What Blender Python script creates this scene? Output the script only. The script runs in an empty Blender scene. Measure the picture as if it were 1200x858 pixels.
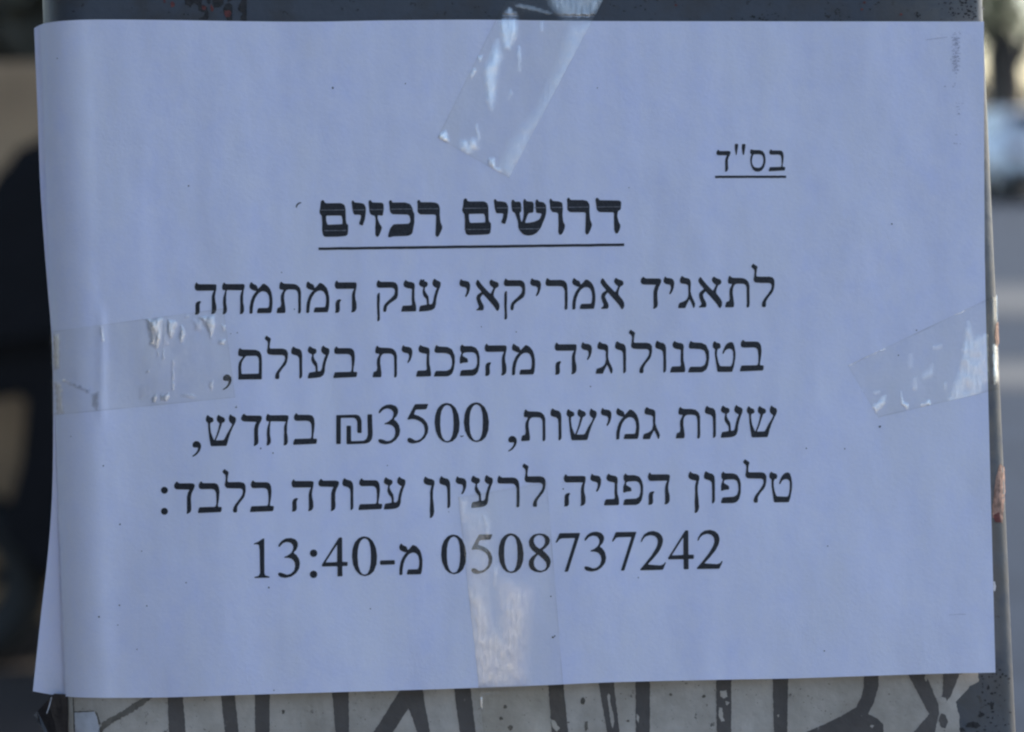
import bpy, bmesh, math, random
from mathutils import Matrix, Vector, noise
from mathutils.geometry import tessellate_polygon

random.seed(7)
scn = bpy.context.scene
C = scn.collection
R = math.radians

# ------------------------------------------------------------------ camera
F_PX = 2263.0                      # focal length in photograph pixels (1200 wide)
DIST = 0.60                        # metres from lens to the notice
S = DIST / F_PX                    # metres per photograph pixel on the notice
PITCH = R(7.3)                     # the camera looks slightly down; the cabinet leans back as much
CAM_H = 1.30
ORIGIN = Vector((0, 0, CAM_H - DIST * math.sin(PITCH)))
M = Matrix.Translation(ORIGIN) @ Matrix.Rotation(-PITCH, 4, 'X')     # cabinet front: x right, y away, z up
cam = bpy.data.cameras.new('camera')
cam_o = bpy.data.objects.new('camera', cam)
C.objects.link(cam_o)
cam_o.matrix_world = M @ Matrix.Translation((0, -DIST, 0)) @ Matrix.Rotation(R(90), 4, 'X')
cam.sensor_width = 36.0
cam.lens = 36.0 * F_PX / 1200.0
cam.clip_start = 0.01
cam.clip_end = 3000
cam.dof.use_dof = True
cam.dof.focus_distance = DIST
cam.dof.aperture_fstop = 8.0
scn.camera = cam_o
CAM = cam_o.matrix_world.translation.copy()

# ------------------------------------------------------------------ sky, sun, exposure
SUN_EL, SUN_ROT = R(40), R(58)
world = bpy.data.worlds.new('World')
scn.world = world
world.use_nodes = True
wn = world.node_tree
sky = wn.nodes.new('ShaderNodeTexSky')
sky.sky_type = 'NISHITA'
sky.sun_disc = False
sky.sun_elevation = SUN_EL
sky.sun_rotation = SUN_ROT
wn.links.new(sky.outputs[0], wn.nodes['Background'].inputs[0])
wn.nodes['Background'].inputs[1].default_value = 0.10
sun = bpy.data.lights.new('sun', 'SUN')
sun.energy = 2.2
sun.angle = R(0.5)
sun.color = (1.0, 0.93, 0.82)
sun_o = bpy.data.objects.new('sun', sun)
C.objects.link(sun_o)
sd = Vector((math.sin(SUN_ROT) * math.cos(SUN_EL), math.cos(SUN_ROT) * math.cos(SUN_EL), math.sin(SUN_EL)))
sun_o.rotation_euler = sd.to_track_quat('Z', 'Y').to_euler()
sun_o.location = sd * 20
scn.view_settings.view_transform = 'Standard'
scn.view_settings.look = 'None'
scn.view_settings.exposure = 1.84
scn.view_settings.gamma = 1
scn.cycles.filter_width = 2.3

# ------------------------------------------------------------------ materials
def mat(name, col, rough=0.6, var=0.0, scale=40.0, bump=0.0, bscale=200.0, metal=0.0, spec=0.5, col2=None, detail=4.0, bdist=0.001):
    """one procedural surface: a noise between two colours, and a noise bump"""
    m = bpy.data.materials.new(name)
    m.use_nodes = True
    nt = m.node_tree
    b = nt.nodes['Principled BSDF']
    b.inputs['Roughness'].default_value = rough
    b.inputs['Metallic'].default_value = metal
    b.inputs['Specular IOR Level'].default_value = spec
    tc = nt.nodes.new('ShaderNodeTexCoord')
    n = nt.nodes.new('ShaderNodeTexNoise')
    n.inputs['Scale'].default_value = scale
    n.inputs['Detail'].default_value = detail
    nt.links.new(tc.outputs['Object'], n.inputs['Vector'])
    mx = nt.nodes.new('ShaderNodeMix')
    mx.data_type = 'RGBA'
    c2 = col2 if col2 else tuple(min(1, c * (1 + var)) for c in col)
    c1 = col if col2 else tuple(c * (1 - var) for c in col)
    mx.inputs['A'].default_value = (*c1, 1)
    mx.inputs['B'].default_value = (*c2, 1)
    rp = nt.nodes.new('ShaderNodeMapRange')
    rp.inputs['From Min'].default_value = 0.3
    rp.inputs['From Max'].default_value = 0.7
    nt.links.new(n.outputs['Fac'], rp.inputs['Value'])
    nt.links.new(rp.outputs['Result'], mx.inputs['Factor'])
    nt.links.new(mx.outputs['Result'], b.inputs['Base Color'])
    if bump > 0:
        n2 = nt.nodes.new('ShaderNodeTexNoise')
        n2.inputs['Scale'].default_value = bscale
        n2.inputs['Detail'].default_value = 5
        nt.links.new(tc.outputs['Object'], n2.inputs['Vector'])
        bp = nt.nodes.new('ShaderNodeBump')
        bp.inputs['Strength'].default_value = bump
        bp.inputs['Distance'].default_value = bdist
        nt.links.new(n2.outputs['Fac'], bp.inputs['Height'])
        nt.links.new(bp.outputs['Normal'], b.inputs['Normal'])
    return m


def node(nt, t, **kw):
    n = nt.nodes.new(t)
    for k, v in kw.items():
        setattr(n, k, v)
    return n


def mixc(nt, fac, a, b):
    """mix two colours; each input is a socket or a tuple"""
    mx = nt.nodes.new('ShaderNodeMix')
    mx.data_type = 'RGBA'
    for key, v in (('Factor', fac), ('A', a), ('B', b)):
        if isinstance(v, bpy.types.NodeSocket):
            nt.links.new(v, mx.inputs[key])
        elif key == 'Factor':
            mx.inputs[key].default_value = v
        else:
            mx.inputs[key].default_value = (*v, 1)
    return mx.outputs['Result']


def noise_mask(nt, vec, scale, lo, hi, detail=5.0, rough=0.6):
    n = nt.nodes.new('ShaderNodeTexNoise')
    n.inputs['Scale'].default_value = scale
    n.inputs['Detail'].default_value = detail
    n.inputs['Roughness'].default_value = rough
    nt.links.new(vec, n.inputs['Vector'])
    rp = nt.nodes.new('ShaderNodeMapRange')
    rp.inputs['From Min'].default_value = lo
    rp.inputs['From Max'].default_value = hi
    nt.links.new(n.outputs['Fac'], rp.inputs['Value'])
    return rp.outputs['Result'], n.outputs['Fac']


def cabinet_paint():
    m = bpy.data.materials.new('cabinet_paint')
    m.use_nodes = True
    nt = m.node_tree
    b = nt.nodes['Principled BSDF']
    tc = node(nt, 'ShaderNodeTexCoord')
    o = tc.outputs['Object']
    big, _ = noise_mask(nt, o, 14, 0.35, 0.65)
    col = mixc(nt, big, (0.056, 0.063, 0.076), (0.074, 0.082, 0.096))
    # fine dirt specks
    sp, _ = noise_mask(nt, o, 420, 0.66, 0.70, 3)
    col = mixc(nt, sp, col, (0.03, 0.03, 0.032))
    grime, _ = noise_mask(nt, o, 45, 0.48, 0.68)
    gm = node(nt, 'ShaderNodeMath', operation='MULTIPLY')
    nt.links.new(grime, gm.inputs[0])
    gm.inputs[1].default_value = 0.8
    col = mixc(nt, gm.outputs[0], col, (0.055, 0.047, 0.04))
    # worn bare rim
    at = node(nt, 'ShaderNodeAttribute', attribute_name='wear')
    wn_, raw = noise_mask(nt, o, 90, 0.30, 0.52)
    wm = node(nt, 'ShaderNodeMath', operation='MULTIPLY')
    nt.links.new(at.outputs['Fac'], wm.inputs[0])
    nt.links.new(wn_, wm.inputs[1])
    col = mixc(nt, wm.outputs[0], col, (0.27, 0.245, 0.20))
    nt.links.new(col, b.inputs['Base Color'])
    b.inputs['Roughness'].default_value = 0.5
    b.inputs['Specular IOR Level'].default_value = 0.35
    bp = node(nt, 'ShaderNodeBump')
    bp.inputs['Strength'].default_value = 0.35
    bp.inputs['Distance'].default_value = 0.0006
    _, r2 = noise_mask(nt, o, 300, 0, 1, 6)
    nt.links.new(r2, bp.inputs['Height'])
    nt.links.new(bp.outputs['Normal'], b.inputs['Normal'])
    return m


def paper_mat():
    m = bpy.data.materials.new('white_paper')
    m.use_nodes = True
    nt = m.node_tree
    b = nt.nodes['Principled BSDF']
    tc = node(nt, 'ShaderNodeTexCoord')
    o = tc.outputs['Object']
    mo, _ = noise_mask(nt, o, 130, 0.3, 0.7, 5, 0.65)        # cloudy formation of the sheet
    col = mixc(nt, mo, (0.725, 0.74, 0.94), (0.83, 0.82, 0.94))
    mpc = node(nt, 'ShaderNodeMapping')
    mpc.inputs['Scale'].default_value = (1.0, 1.0, 0.45)
    nt.links.new(o, mpc.inputs['Vector'])
    lg, _ = noise_mask(nt, mpc.outputs['Vector'], 42, 0.35, 0.65, 6, 0.7)   # uneven whitening of cheap paper
    lm = node(nt, 'ShaderNodeMath', operation='MULTIPLY')
    nt.links.new(lg, lm.inputs[0]); lm.inputs[1].default_value = 0.8
    col = mixc(nt, lm.outputs[0], col, (0.81, 0.795, 0.85))
    fi, _ = noise_mask(nt, o, 1500, 0.3, 0.7, 3)
    f2 = node(nt, 'ShaderNodeMath', operation='MULTIPLY')
    nt.links.new(fi, f2.inputs[0])
    f2.inputs[1].default_value = 0.35
    col = mixc(nt, f2.outputs[0], col, (0.73, 0.74, 0.90))
    nt.links.new(col, b.inputs['Base Color'])
    b.inputs['Roughness'].default_value = 0.75
    b.inputs['Specular IOR Level'].default_value = 0.2
    bp = node(nt, 'ShaderNodeBump')
    bp.inputs['Strength'].default_value = 0.25
    bp.inputs['Distance'].default_value = 0.0003
    _, r2 = noise_mask(nt, o, 900, 0, 1, 4)
    nt.links.new(r2, bp.inputs['Height'])
    bp2 = node(nt, 'ShaderNodeBump')
    bp2.inputs['Strength'].default_value = 0.46
    bp2.inputs['Distance'].default_value = 0.004
    mp = node(nt, 'ShaderNodeMapping')                 # damp ripples run down the sheet
    mp.inputs['Scale'].default_value = (1.0, 1.0, 0.5)
    nt.links.new(o, mp.inputs['Vector'])
    _, r3 = noise_mask(nt, mp.outputs['Vector'], 30, 0, 1, 2.5)
    nt.links.new(r3, bp2.inputs['Height'])
    nt.links.new(bp.outputs['Normal'], bp2.inputs['Normal'])
    nt.links.new(bp2.outputs['Normal'], b.inputs['Normal'])
    return m


def tape_mat(name='clear_tape', tint=(0.98, 0.975, 0.955)):
    """clear film; where the attribute «frost» is high trapped air shines, and painted glints and haze are mixed in"""
    m = bpy.data.materials.new(name)
    m.use_nodes = True
    nt = m.node_tree
    nt.nodes.remove(nt.nodes['Principled BSDF'])
    out = nt.nodes['Material Output']
    tc = node(nt, 'ShaderNodeTexCoord')
    o = tc.outputs['Object']
    at = node(nt, 'ShaderNodeAttribute', attribute_name='frost_glint')
    bp = node(nt, 'ShaderNodeBump')
    bp.inputs['Strength'].default_value = 0.16
    bp.inputs['Distance'].default_value = 0.001
    _, r2 = noise_mask(nt, o, 130, 0, 1, 3)
    nt.links.new(r2, bp.inputs['Height'])
    tr = node(nt, 'ShaderNodeBsdfTransparent')
    ga = node(nt, 'ShaderNodeAttribute', attribute_name='grime')
    nt.links.new(mixc(nt, ga.outputs['Fac'], tint, (0.74, 0.73, 0.71)), tr.inputs['Color'])
    gl = node(nt, 'ShaderNodeBsdfGlossy')
    gl.inputs['Roughness'].default_value = 0.22
    nt.links.new(bp.outputs['Normal'], gl.inputs['Normal'])
    clear = node(nt, 'ShaderNodeMixShader')
    clear.inputs[0].default_value = 0.012
    nt.links.new(tr.outputs[0], clear.inputs[1])
    nt.links.new(gl.outputs[0], clear.inputs[2])
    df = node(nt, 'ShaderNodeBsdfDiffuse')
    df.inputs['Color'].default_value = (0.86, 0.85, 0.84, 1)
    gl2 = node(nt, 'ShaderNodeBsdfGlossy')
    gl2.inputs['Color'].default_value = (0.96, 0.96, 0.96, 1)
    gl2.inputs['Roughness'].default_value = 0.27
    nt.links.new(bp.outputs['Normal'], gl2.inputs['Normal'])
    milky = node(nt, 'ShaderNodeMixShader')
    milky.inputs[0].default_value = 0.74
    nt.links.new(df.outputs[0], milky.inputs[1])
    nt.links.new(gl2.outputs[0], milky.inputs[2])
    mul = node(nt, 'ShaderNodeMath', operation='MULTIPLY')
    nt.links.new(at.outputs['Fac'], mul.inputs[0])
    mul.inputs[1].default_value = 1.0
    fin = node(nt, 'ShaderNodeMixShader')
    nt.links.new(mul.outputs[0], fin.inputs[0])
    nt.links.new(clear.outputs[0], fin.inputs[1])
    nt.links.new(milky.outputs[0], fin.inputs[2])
    nt.links.new(fin.outputs[0], out.inputs['Surface'])
    return m


PAINT = cabinet_paint()
PRIMER = mat('dark_primer', (0.030, 0.027, 0.026), 0.8, 0.35, 900, 0.5, 500)
RED = mat('red_undercoat', (0.13, 0.035, 0.03), 0.75, 0.4, 700, 0.3, 500)
PINK = mat('pale_red_undercoat', (0.25, 0.15, 0.11), 0.75, 0.5, 500, 0.3, 500)
PAPER = paper_mat()
TONER = mat('black_toner', (0.020, 0.020, 0.024), 0.55, 0.45, 1400, 0.25, 1500, spec=0.4)
SCUFF = mat('grey_scuff', (0.50, 0.50, 0.60), 0.8, 0.15, 900)
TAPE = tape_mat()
def worn(name, c1, c2, speck, thr, sscale, grime=None, rough=0.75):
    m = mat(name, c1, rough, 0, 60, 0.4, 300, col2=c2, detail=10)
    nt = m.node_tree
    b = nt.nodes['Principled BSDF']
    src = b.inputs['Base Color'].links[0].from_socket
    o = next(n for n in nt.nodes if n.type == 'TEX_COORD').outputs['Object']
    if grime:
        g, _ = noise_mask(nt, o, 28, 0.42, 0.72, 6, 0.7)
        gm = node(nt, 'ShaderNodeMath', operation='MULTIPLY')
        nt.links.new(g, gm.inputs[0]); gm.inputs[1].default_value = 0.6
        src = mixc(nt, gm.outputs[0], src, grime)
    k, _ = noise_mask(nt, o, sscale, thr, thr + 0.05, 4, 0.65)
    src = mixc(nt, k, src, speck)
    nt.links.new(src, b.inputs['Base Color'])
    return m


POSTER = worn('weathered_poster', (0.41, 0.36, 0.295), (0.59, 0.53, 0.455), (0.12, 0.105, 0.09), 0.66, 330, (0.25, 0.215, 0.17))
POSTER_INK = worn('faded_ink', (0.085, 0.073, 0.064), (0.125, 0.108, 0.095), (0.30, 0.27, 0.235), 0.68, 300)
DIRT = mat('brown_dirt', (0.14, 0.12, 0.095), 0.9, 0.3, 300, 0.4, 300)
SCRAP = mat('pale_torn_layer', (0.56, 0.56, 0.58), 0.8, 0.12, 180, 0.3, 300)
SMOKY = mat('dark_tape', (0.022, 0.019, 0.020), 0.35, 0.3, 120, 0.6, 130)


# ------------------------------------------------------------------ helpers
def link(o, parent=None):
    C.objects.link(o)
    if parent is not None:
        o.parent = parent
    return o


def tag(o, label=None, cat=None, group=None, kind=None):
    if label: o['label'] = label
    if cat: o['category'] = cat
    if group: o['group'] = group
    if kind: o['kind'] = kind
    return o


def mesh_obj(name, verts, faces, mats, parent=None, smooth=False, fm=None):
    me = bpy.data.meshes.new(name)
    me.from_pydata([tuple(v) for v in verts], [], faces)
    me.update()
    for m in (mats if isinstance(mats, (list, tuple)) else [mats]):
        me.materials.append(m)
    if fm:
        for p, i in zip(me.polygons, fm):
            p.material_index = i
    if smooth:
        for p in me.polygons:
            p.use_smooth = True
    return link(bpy.data.objects.new(name, me), parent)


def empty(name, mw, label, cat, group=None):
    e = bpy.data.objects.new(name, None)
    e.empty_display_size = 0.05
    link(e)
    e.matrix_world = mw
    return tag(e, label, cat, group)


def bm_obj(name, bm, m, parent=None, smooth=False):
    me = bpy.data.meshes.new(name)
    bmesh.ops.recalc_face_normals(bm, faces=bm.faces[:])
    bm.to_mesh(me)
    bm.free()
    me.materials.append(m)
    if smooth:
        for p in me.polygons:
            p.use_smooth = True
    return link(bpy.data.objects.new(name, me), parent)


def box_bm(bm, c, s, bev=0.0, rot=None):
    r = bmesh.ops.create_cube(bm, size=1.0)
    vs = r['verts']
    for v in vs:
        v.co = Vector((v.co.x * s[0], v.co.y * s[1], v.co.z * s[2]))
    if bev > 0:
        es = list({e for v in vs for e in v.link_edges})
        rr = bmesh.ops.bevel(bm, geom=es, offset=bev, segments=4, affect='EDGES', profile=0.5)
        vs = list({v for f in rr['faces'] for v in f.verts} | {v for v in vs if v.is_valid})
    mt = Matrix.Translation(c) @ (rot if rot else Matrix.Identity(4))
    for v in vs:
        v.co = mt @ v.co
    return vs


def thick_grid(name, V, nx, ny, th, m, parent):
    """a thin sheet: front, back and rim do not share vertices, so the rim does not bend the shading"""
    V = [Vector(v) for v in V]
    w = nx + 1
    n = len(V)
    B = [v + Vector((0, th, 0)) for v in V]
    F = []
    for j in range(ny):
        for i in range(nx):
            a = j * w + i
            F.append((a, a + w, a + w + 1, a + 1))
            F.append((n + a, n + a + 1, n + a + w + 1, n + a + w))
    loop = [i for i in range(nx)] + [j * w + nx for j in range(ny)] + [ny * w + i for i in range(nx, 0, -1)] + [j * w for j in range(ny, 0, -1)]
    b = 2 * n
    R_ = [V[i] for i in loop] + [B[i] for i in loop]
    k = len(loop)
    for i in range(k):
        j = (i + 1) % k
        F.append((b + i, b + j, b + k + j, b + k + i))
    return mesh_obj(name, V + B + R_, F, m, parent, smooth=True)


def smoothstep(a, b, x):
    t = max(0.0, min(1.0, (x - a) / (b - a)))
    return t * t * (3 - 2 * t)


def poly_at(pts, x):
    """y on a polyline given by x-sorted points"""
    if x <= pts[0][0]: return pts[0][1]
    for (x0, y0), (x1, y1) in zip(pts, pts[1:]):
        if x <= x1:
            return y0 + (y1 - y0) * (x - x0) / (x1 - x0)
    return pts[-1][1]


def spline_at(pts, x):
    """the same through a Catmull-Rom curve"""
    n = len(pts)
    if x <= pts[0][0]: return pts[0][1]
    if x >= pts[-1][0]: return pts[-1][1]
    for i in range(n - 1):
        if x <= pts[i + 1][0]:
            break
    def tan(k):
        if k == 0: return (pts[1][1] - pts[0][1]) / (pts[1][0] - pts[0][0])
        if k == n - 1: return (pts[-1][1] - pts[-2][1]) / (pts[-1][0] - pts[-2][0])
        return (pts[k + 1][1] - pts[k - 1][1]) / (pts[k + 1][0] - pts[k - 1][0])
    x0, y0 = pts[i]
    x1, y1 = pts[i + 1]
    h = x1 - x0
    t = (x - x0) / h
    return ((2*t**3 - 3*t**2 + 1) * y0 + (t**3 - 2*t**2 + t) * h * tan(i)
            + (-2*t**3 + 3*t**2) * y1 + (t**3 - t**2) * h * tan(i + 1))


# ------------------------------------------------------------------ setting: ground, road
GROUND = mat('pavement_concrete', (0.040, 0.034, 0.030), 0.9, 0.25, 3, 0.3, 60, spec=0.15)
ASPHALT = mat('asphalt', (0.029, 0.038, 0.054), 0.9, 0.2, 2.5, 0.4, 120, spec=0.1)
ROADPAINT = mat('road_paint', (0.075, 0.077, 0.080), 0.8, 0.3, 2, spec=0.15)
KERB = mat('kerb_stone', (0.22, 0.21, 0.20), 0.85, 0.2, 8, 0.3, 60)


def sheet(name, x0, x1, y0, y1, z, m):
    o = mesh_obj(name, [(x0, y0, z), (x1, y0, z), (x1, y1, z), (x0, y1, z)], [(0, 1, 2, 3)], m)
    return tag(o, kind='structure')


sheet('ground', -1500, 1500, -1500, 1500, -0.012, GROUND)
sheet('pavement', -7.0, 0.65, -30, 90, 0.0, GROUND)
sheet('road', 0.80, 9.2, -30, 90, -0.006, ASPHALT)
bm = bmesh.new(); box_bm(bm, (0.725, 30, -0.055), (0.15, 120, 0.13), 0.01)
tag(bm_obj('kerb', bm, KERB), kind='structure')
for y0, y1 in ((8.7, 9.8), (12.2, 14.6)):
    sheet('road_marking', 0.9, 9.1, y0, y1, -0.002, ROADPAINT)


# ------------------------------------------------------------------ the cabinet
def p2l(px, py, d=0.0):
    """a point of the photograph at depth d behind the notice's plane, in cabinet coordinates"""
    k = S * (1 + d / DIST)
    return Vector(((px - 600) * k, d, (429 - py) * k))


RL, RR, FACE = 0.017, 0.0045, 0.0012      # corner radii left and right, depth of the painted face


def edge_px(py):
    return 50 + 30 * py / 858.0, 1151 + 39 * py / 858.0


def corner_centre(px, r, sgn):
    """x of a rounded corner's axis whose outline is seen at px"""
    t = abs(px - 600) / F_PX
    a = math.atan(1 / t)
    d = FACE + r * (1 - math.cos(a))
    return (px - 600) * S * (1 + d / DIST) - sgn * r * math.sin(a)


Z0 = (429 - 0) * S
Z1 = (429 - 858) * S
CL = [corner_centre(edge_px(p)[0], RL, -1) for p in (0, 858)]
CR = [corner_centre(edge_px(p)[1], RR, 1) for p in (0, 858)]


def centres(z):
    t = (z - Z0) / (Z1 - Z0)
    return CL[0] + (CL[1] - CL[0]) * t, CR[0] + (CR[1] - CR[0]) * t


def panel_depth(x, z):
    cl, cr = centres(z)
    if x < cl:
        q = min(RL * 0.995, cl - x)
        return FACE + RL - math.sqrt(RL * RL - q * q)
    if x > cr:
        q = min(RR * 0.995, x - cr)
        return FACE + RR - math.sqrt(RR * RR - q * q)
    return FACE


def on_panel(px, py, off):
    d = FACE
    for _ in range(12):
        v = p2l(px, py, d - off)
        d = 0.5 * d + 0.5 * panel_depth(v.x, v.z)
    return p2l(px, py, d - off)


def section(z, depth=0.17, grow=0.0):
    """outline of the cabinet at local height z, with a wear value per point"""
    cl, cr = centres(z)
    pts = []
    for k in range(13):                    # left front corner
        a = R(90) * (1 - k / 12)
        pts.append((cl - RL * math.sin(a), FACE + RL - RL * math.cos(a), 1.0 if a > R(62) else (0.25 if a > R(50) else 0)))
    for k in range(1, 8):
        x = cl + (cr - cl) * k / 8
        pts.append((x, FACE, 0))
    for k in range(11):
        a = R(90) * k / 10
        pts.append((cr + RR * math.sin(a), FACE + RR - RR * math.cos(a), 0.9 if a > R(66) else 0.33))
    pts.append((cr + RR, FACE + 0.02, 0.4))
    pts.append((cr + RR, FACE + depth, 0))
    pts.append((cl - RL, FACE + depth, 0))
    pts.append((cl - RL, FACE + RL + 0.01, 0.2))
    return pts


Mi = M.inverted()
cab = empty('street_cabinet', M, 'dark grey painted metal street cabinet with chipped paint, carrying the taped notice', 'cabinet')


def ground_z(x, y):
    # local z at which the cabinet meets the ground below local (x, y)
    p = M @ Vector((x, y, 0))
    up = (M.to_3x3() @ Vector((0, 0, 1)))
    return -p.z / up.z


vs, fs, wear = [], [], []
ZT = 0.30
NR = 60
zs = [ZT - 0.60 * i / NR for i in range(NR + 1)] + [-0.5, -0.8, None]
for z in zs:
    zz = z if z is not None else -1.2
    sec = section(zz)
    for x, y, w in sec:
        if z is None:
            gz = ground_z(x, y) - 0.02
            cl, cr = centres(gz)
            vs.append((x + (centres(gz)[0] - centres(zz)[0]), y, gz))
        else:
            vs.append((x, y, zz))
        wear.append(w)
n = len(sec)
for r in range(len(zs) - 1):
    for k in range(n):
        a, b = r * n + k, r * n + (k + 1) % n
        fs.append((a, b, b + n, a + n))
fs.append(tuple(range(n)))
body = mesh_obj('body', vs, fs, [PAINT], cab)
att = body.data.attributes.new('wear', 'FLOAT', 'POINT')
for i, w in enumerate(wear):
    # rims are more worn on their upper part
    z = vs[i][2]
    att.data[i].value = w * (0.55 + 0.45 * smoothstep(-0.08, 0.02, z))
for p in body.data.polygons:
    p.use_smooth = abs(p.normal.z) < 0.5

# a shallow lid above the frame
lid = bmesh.new()
cl, cr = centres(ZT)
box_bm(lid, ((cl - RL + cr + RR) / 2, FACE + 0.083, ZT + 0.018), (cr + RR - cl + RL + 0.02, 0.20, 0.035), 0.006)
bm_obj('lid', lid, PAINT, cab)


def chip_poly(name_parts, px_pts, m, off, jag=0.0):
    """a flat ragged patch lying on the cabinet's face, given by its outline"""
    pts = []
    for i, (x, y) in enumerate(px_pts):
        x2, y2 = px_pts[(i + 1) % len(px_pts)]
        L = math.hypot(x2 - x, y2 - y)
        k = max(1, int(L / 1.6))
        for j in range(k):
            t = j / k
            pts.append((x + (x2 - x) * t + random.uniform(-jag, jag), y + (y2 - y) * t + random.uniform(-jag, jag)))
    name_parts.append((pts, m, off))


def split_tris(tris, size):
    """halve the longest edges of flat triangles until they are small enough to follow a curved surface"""
    out = []
    todo = list(tris)
    while todo:
        a, b, c = todo.pop()
        L = [((b[0] - a[0]) ** 2 + (b[1] - a[1]) ** 2, a, b, c), ((c[0] - b[0]) ** 2 + (c[1] - b[1]) ** 2, b, c, a), ((a[0] - c[0]) ** 2 + (a[1] - c[1]) ** 2, c, a, b)]
        d, p, q, r = max(L, key=lambda t: t[0])
        if d > size * size:
            mdl = ((p[0] + q[0]) / 2, (p[1] + q[1]) / 2)
            todo += [(p, mdl, r), (mdl, q, r)]
        else:
            out.append((a, b, c))
    return out


def flat_mesh(name, polys, mats, parent):
    V, Fc, FM = [], [], []
    for pts, m, off in polys:
        tri = [tuple(pts[i] for i in t) for t in tessellate_polygon([[Vector((x, y, 0)) for x, y in pts]])]
        if max(p[0] for p in pts) > 1142 or min(p[0] for p in pts) < 150:
            tri = split_tris(tri, 4.0)
        for t in tri:
            vv = [on_panel(x, y, off) for x, y in t]
            n_ = (vv[1] - vv[0]).cross(vv[2] - vv[0])
            if n_.length < 1e-16:
                continue
            if n_.y > 0:
                vv.reverse()
            b = len(V)
            V += vv
            Fc.append((b, b + 1, b + 2))
            FM.append(mats.index(m))
    o = mesh_obj(name, V, Fc, mats, parent, fm=FM)
    bm_ = bmesh.new(); bm_.from_mesh(o.data)
    bmesh.ops.remove_doubles(bm_, verts=bm_.verts[:], dist=1e-7)
    bm_.to_mesh(o.data); bm_.free()
    return o


def blob(cx, cy, rx, ry, k=11):
    ph = random.uniform(0, 6.3)
    return [(cx + rx * math.cos(ph + 6.283 * i / k) * random.uniform(0.55, 1.15),
             cy + ry * math.sin(ph + 6.283 * i / k) * random.uniform(0.55, 1.15)) for i in range(k)]


chips = []
def crop(pts, ox, oy, s):
    return [(ox + x / s, oy + y / s) for x, y in pts]
for pts in ([(195, -60), (310, -40), (312, 60), (275, 108), (250, 80), (205, 70)],
            [(300, -90), (440, -60), (440, 60), (480, 75), (520, 110), (540, 200), (510, 330), (420, 330), (380, 255), (460, 240), (490, 180), (440, 165), (395, 150), (380, 75), (310, 40)],
            [(580, -120), (760, -100), (740, 60), (690, 100), (610, 105), (590, 60)],
            [(760, 60), (830, 40), (870, 70), (870, 180), (870, 330), (800, 330), (775, 220), (735, 165)],
            [(960, 70), (1000, 0), (1010, -120), (1074, -140), (1072, 330), (990, 320), (980, 230), (1010, 200), (945, 130)],
            [(175, 195), (200, 190), (205, 210), (185, 212)], [(230, 195), (262, 195), (255, 215), (235, 212)],
            [(530, -60), (570, -40), (560, 40), (530, 60), (500, 10)], [(790, -80), (870, -60), (860, 10), (800, 30)]):
    chip_poly(chips, crop(pts, 200, 0, 12), PRIMER, 0.00012, 0.5)
for pts in ([(0, 30), (30, 20), (58, 55), (45, 95), (5, 100)], [(560, 60), (590, 90), (605, 130), (590, 170), (560, 150)],
            [(760, 150), (830, 145), (850, 190), (830, 240), (780, 245), (755, 200)], [(440, 80), (500, 90), (490, 140), (450, 140)],
            [(-110, -30), (-80, -20), (-70, 30), (-100, 40)]):
    chip_poly(chips, crop(pts, 200, 0, 12), RED, 0.00022, 0.4)
for cx, cy, w, h, k in ((895, 20, 28, 4, 26), (980, 15, 18, 9, 24), (1128, 10, 20, 14, 60), (1075, 18, 12, 5, 10), (780, 8, 60, 8, 10), (1020, 6, 12, 5, 5), (560, 6, 90, 8, 8)):
    for _ in range(k):
        chip_poly(chips, blob(random.gauss(cx, w * 0.55), random.gauss(cy, h * 0.6), random.uniform(0.5, 2.2), random.uniform(0.4, 1.6), 7), PRIMER, 0.00012, 0.2)
for cx, cy in ((1013, 3), (1010, 11), (792, 6), (1056, 17)):
    chip_poly(chips, blob(cx, cy, 2.2, 1.6, 8), RED, 0.00022, 0.2)
# lower right: scratches and rust spots on the bare paint
for _ in range(90):
    cx, cy = random.gauss(1163, 10), random.uniform(780, 905)
    if cx < 1184:
        chip_poly(chips, blob(cx, cy, random.uniform(0.5, 2.6), random.uniform(0.5, 2.0), 7), PRIMER, 0.00012, 0.2)
for cx, cy, rx, ry in ((1140, 850, 9, 4), (1128, 856, 6, 3), (1150, 838, 4, 3), (1158, 806, 2, 4), (1163, 826, 3, 5)):
    chip_poly(chips, blob(cx, cy, rx, ry, 14), PRIMER, 0.00016, 0.6)
chip_poly(chips, [(1172, 543), (1177, 548), (1178, 575), (1176, 600), (1175, 613), (1168, 610), (1163, 606), (1163, 595), (1167, 560)], PINK, 0.00016, 0.4)
chip_poly(chips, [(1164, 604), (1171, 600), (1173, 612), (1166, 612)], RED, 0.00024, 0.3)
chip_poly(chips, [(1167, 380), (1170, 376), (1171, 402), (1168, 408), (1166, 396)], PINK, 0.00016, 0.3)
chip_poly(chips, [(1164, 681), (1166, 682), (1167.5, 688), (1166, 693), (1164, 692)], SCRAP, 0.00016, 0.3)
fine = [c for c in chips if max(q[0] for q in c[0]) - min(q[0] for q in c[0]) < 6.0]
for c in chips:
    if c not in fine:
        flat_mesh('bare_patch', [c], [c[1]], cab)
tag(flat_mesh('paint_specks', fine, [PRIMER, RED, PINK, SCRAP], cab), kind='stuff')

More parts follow.
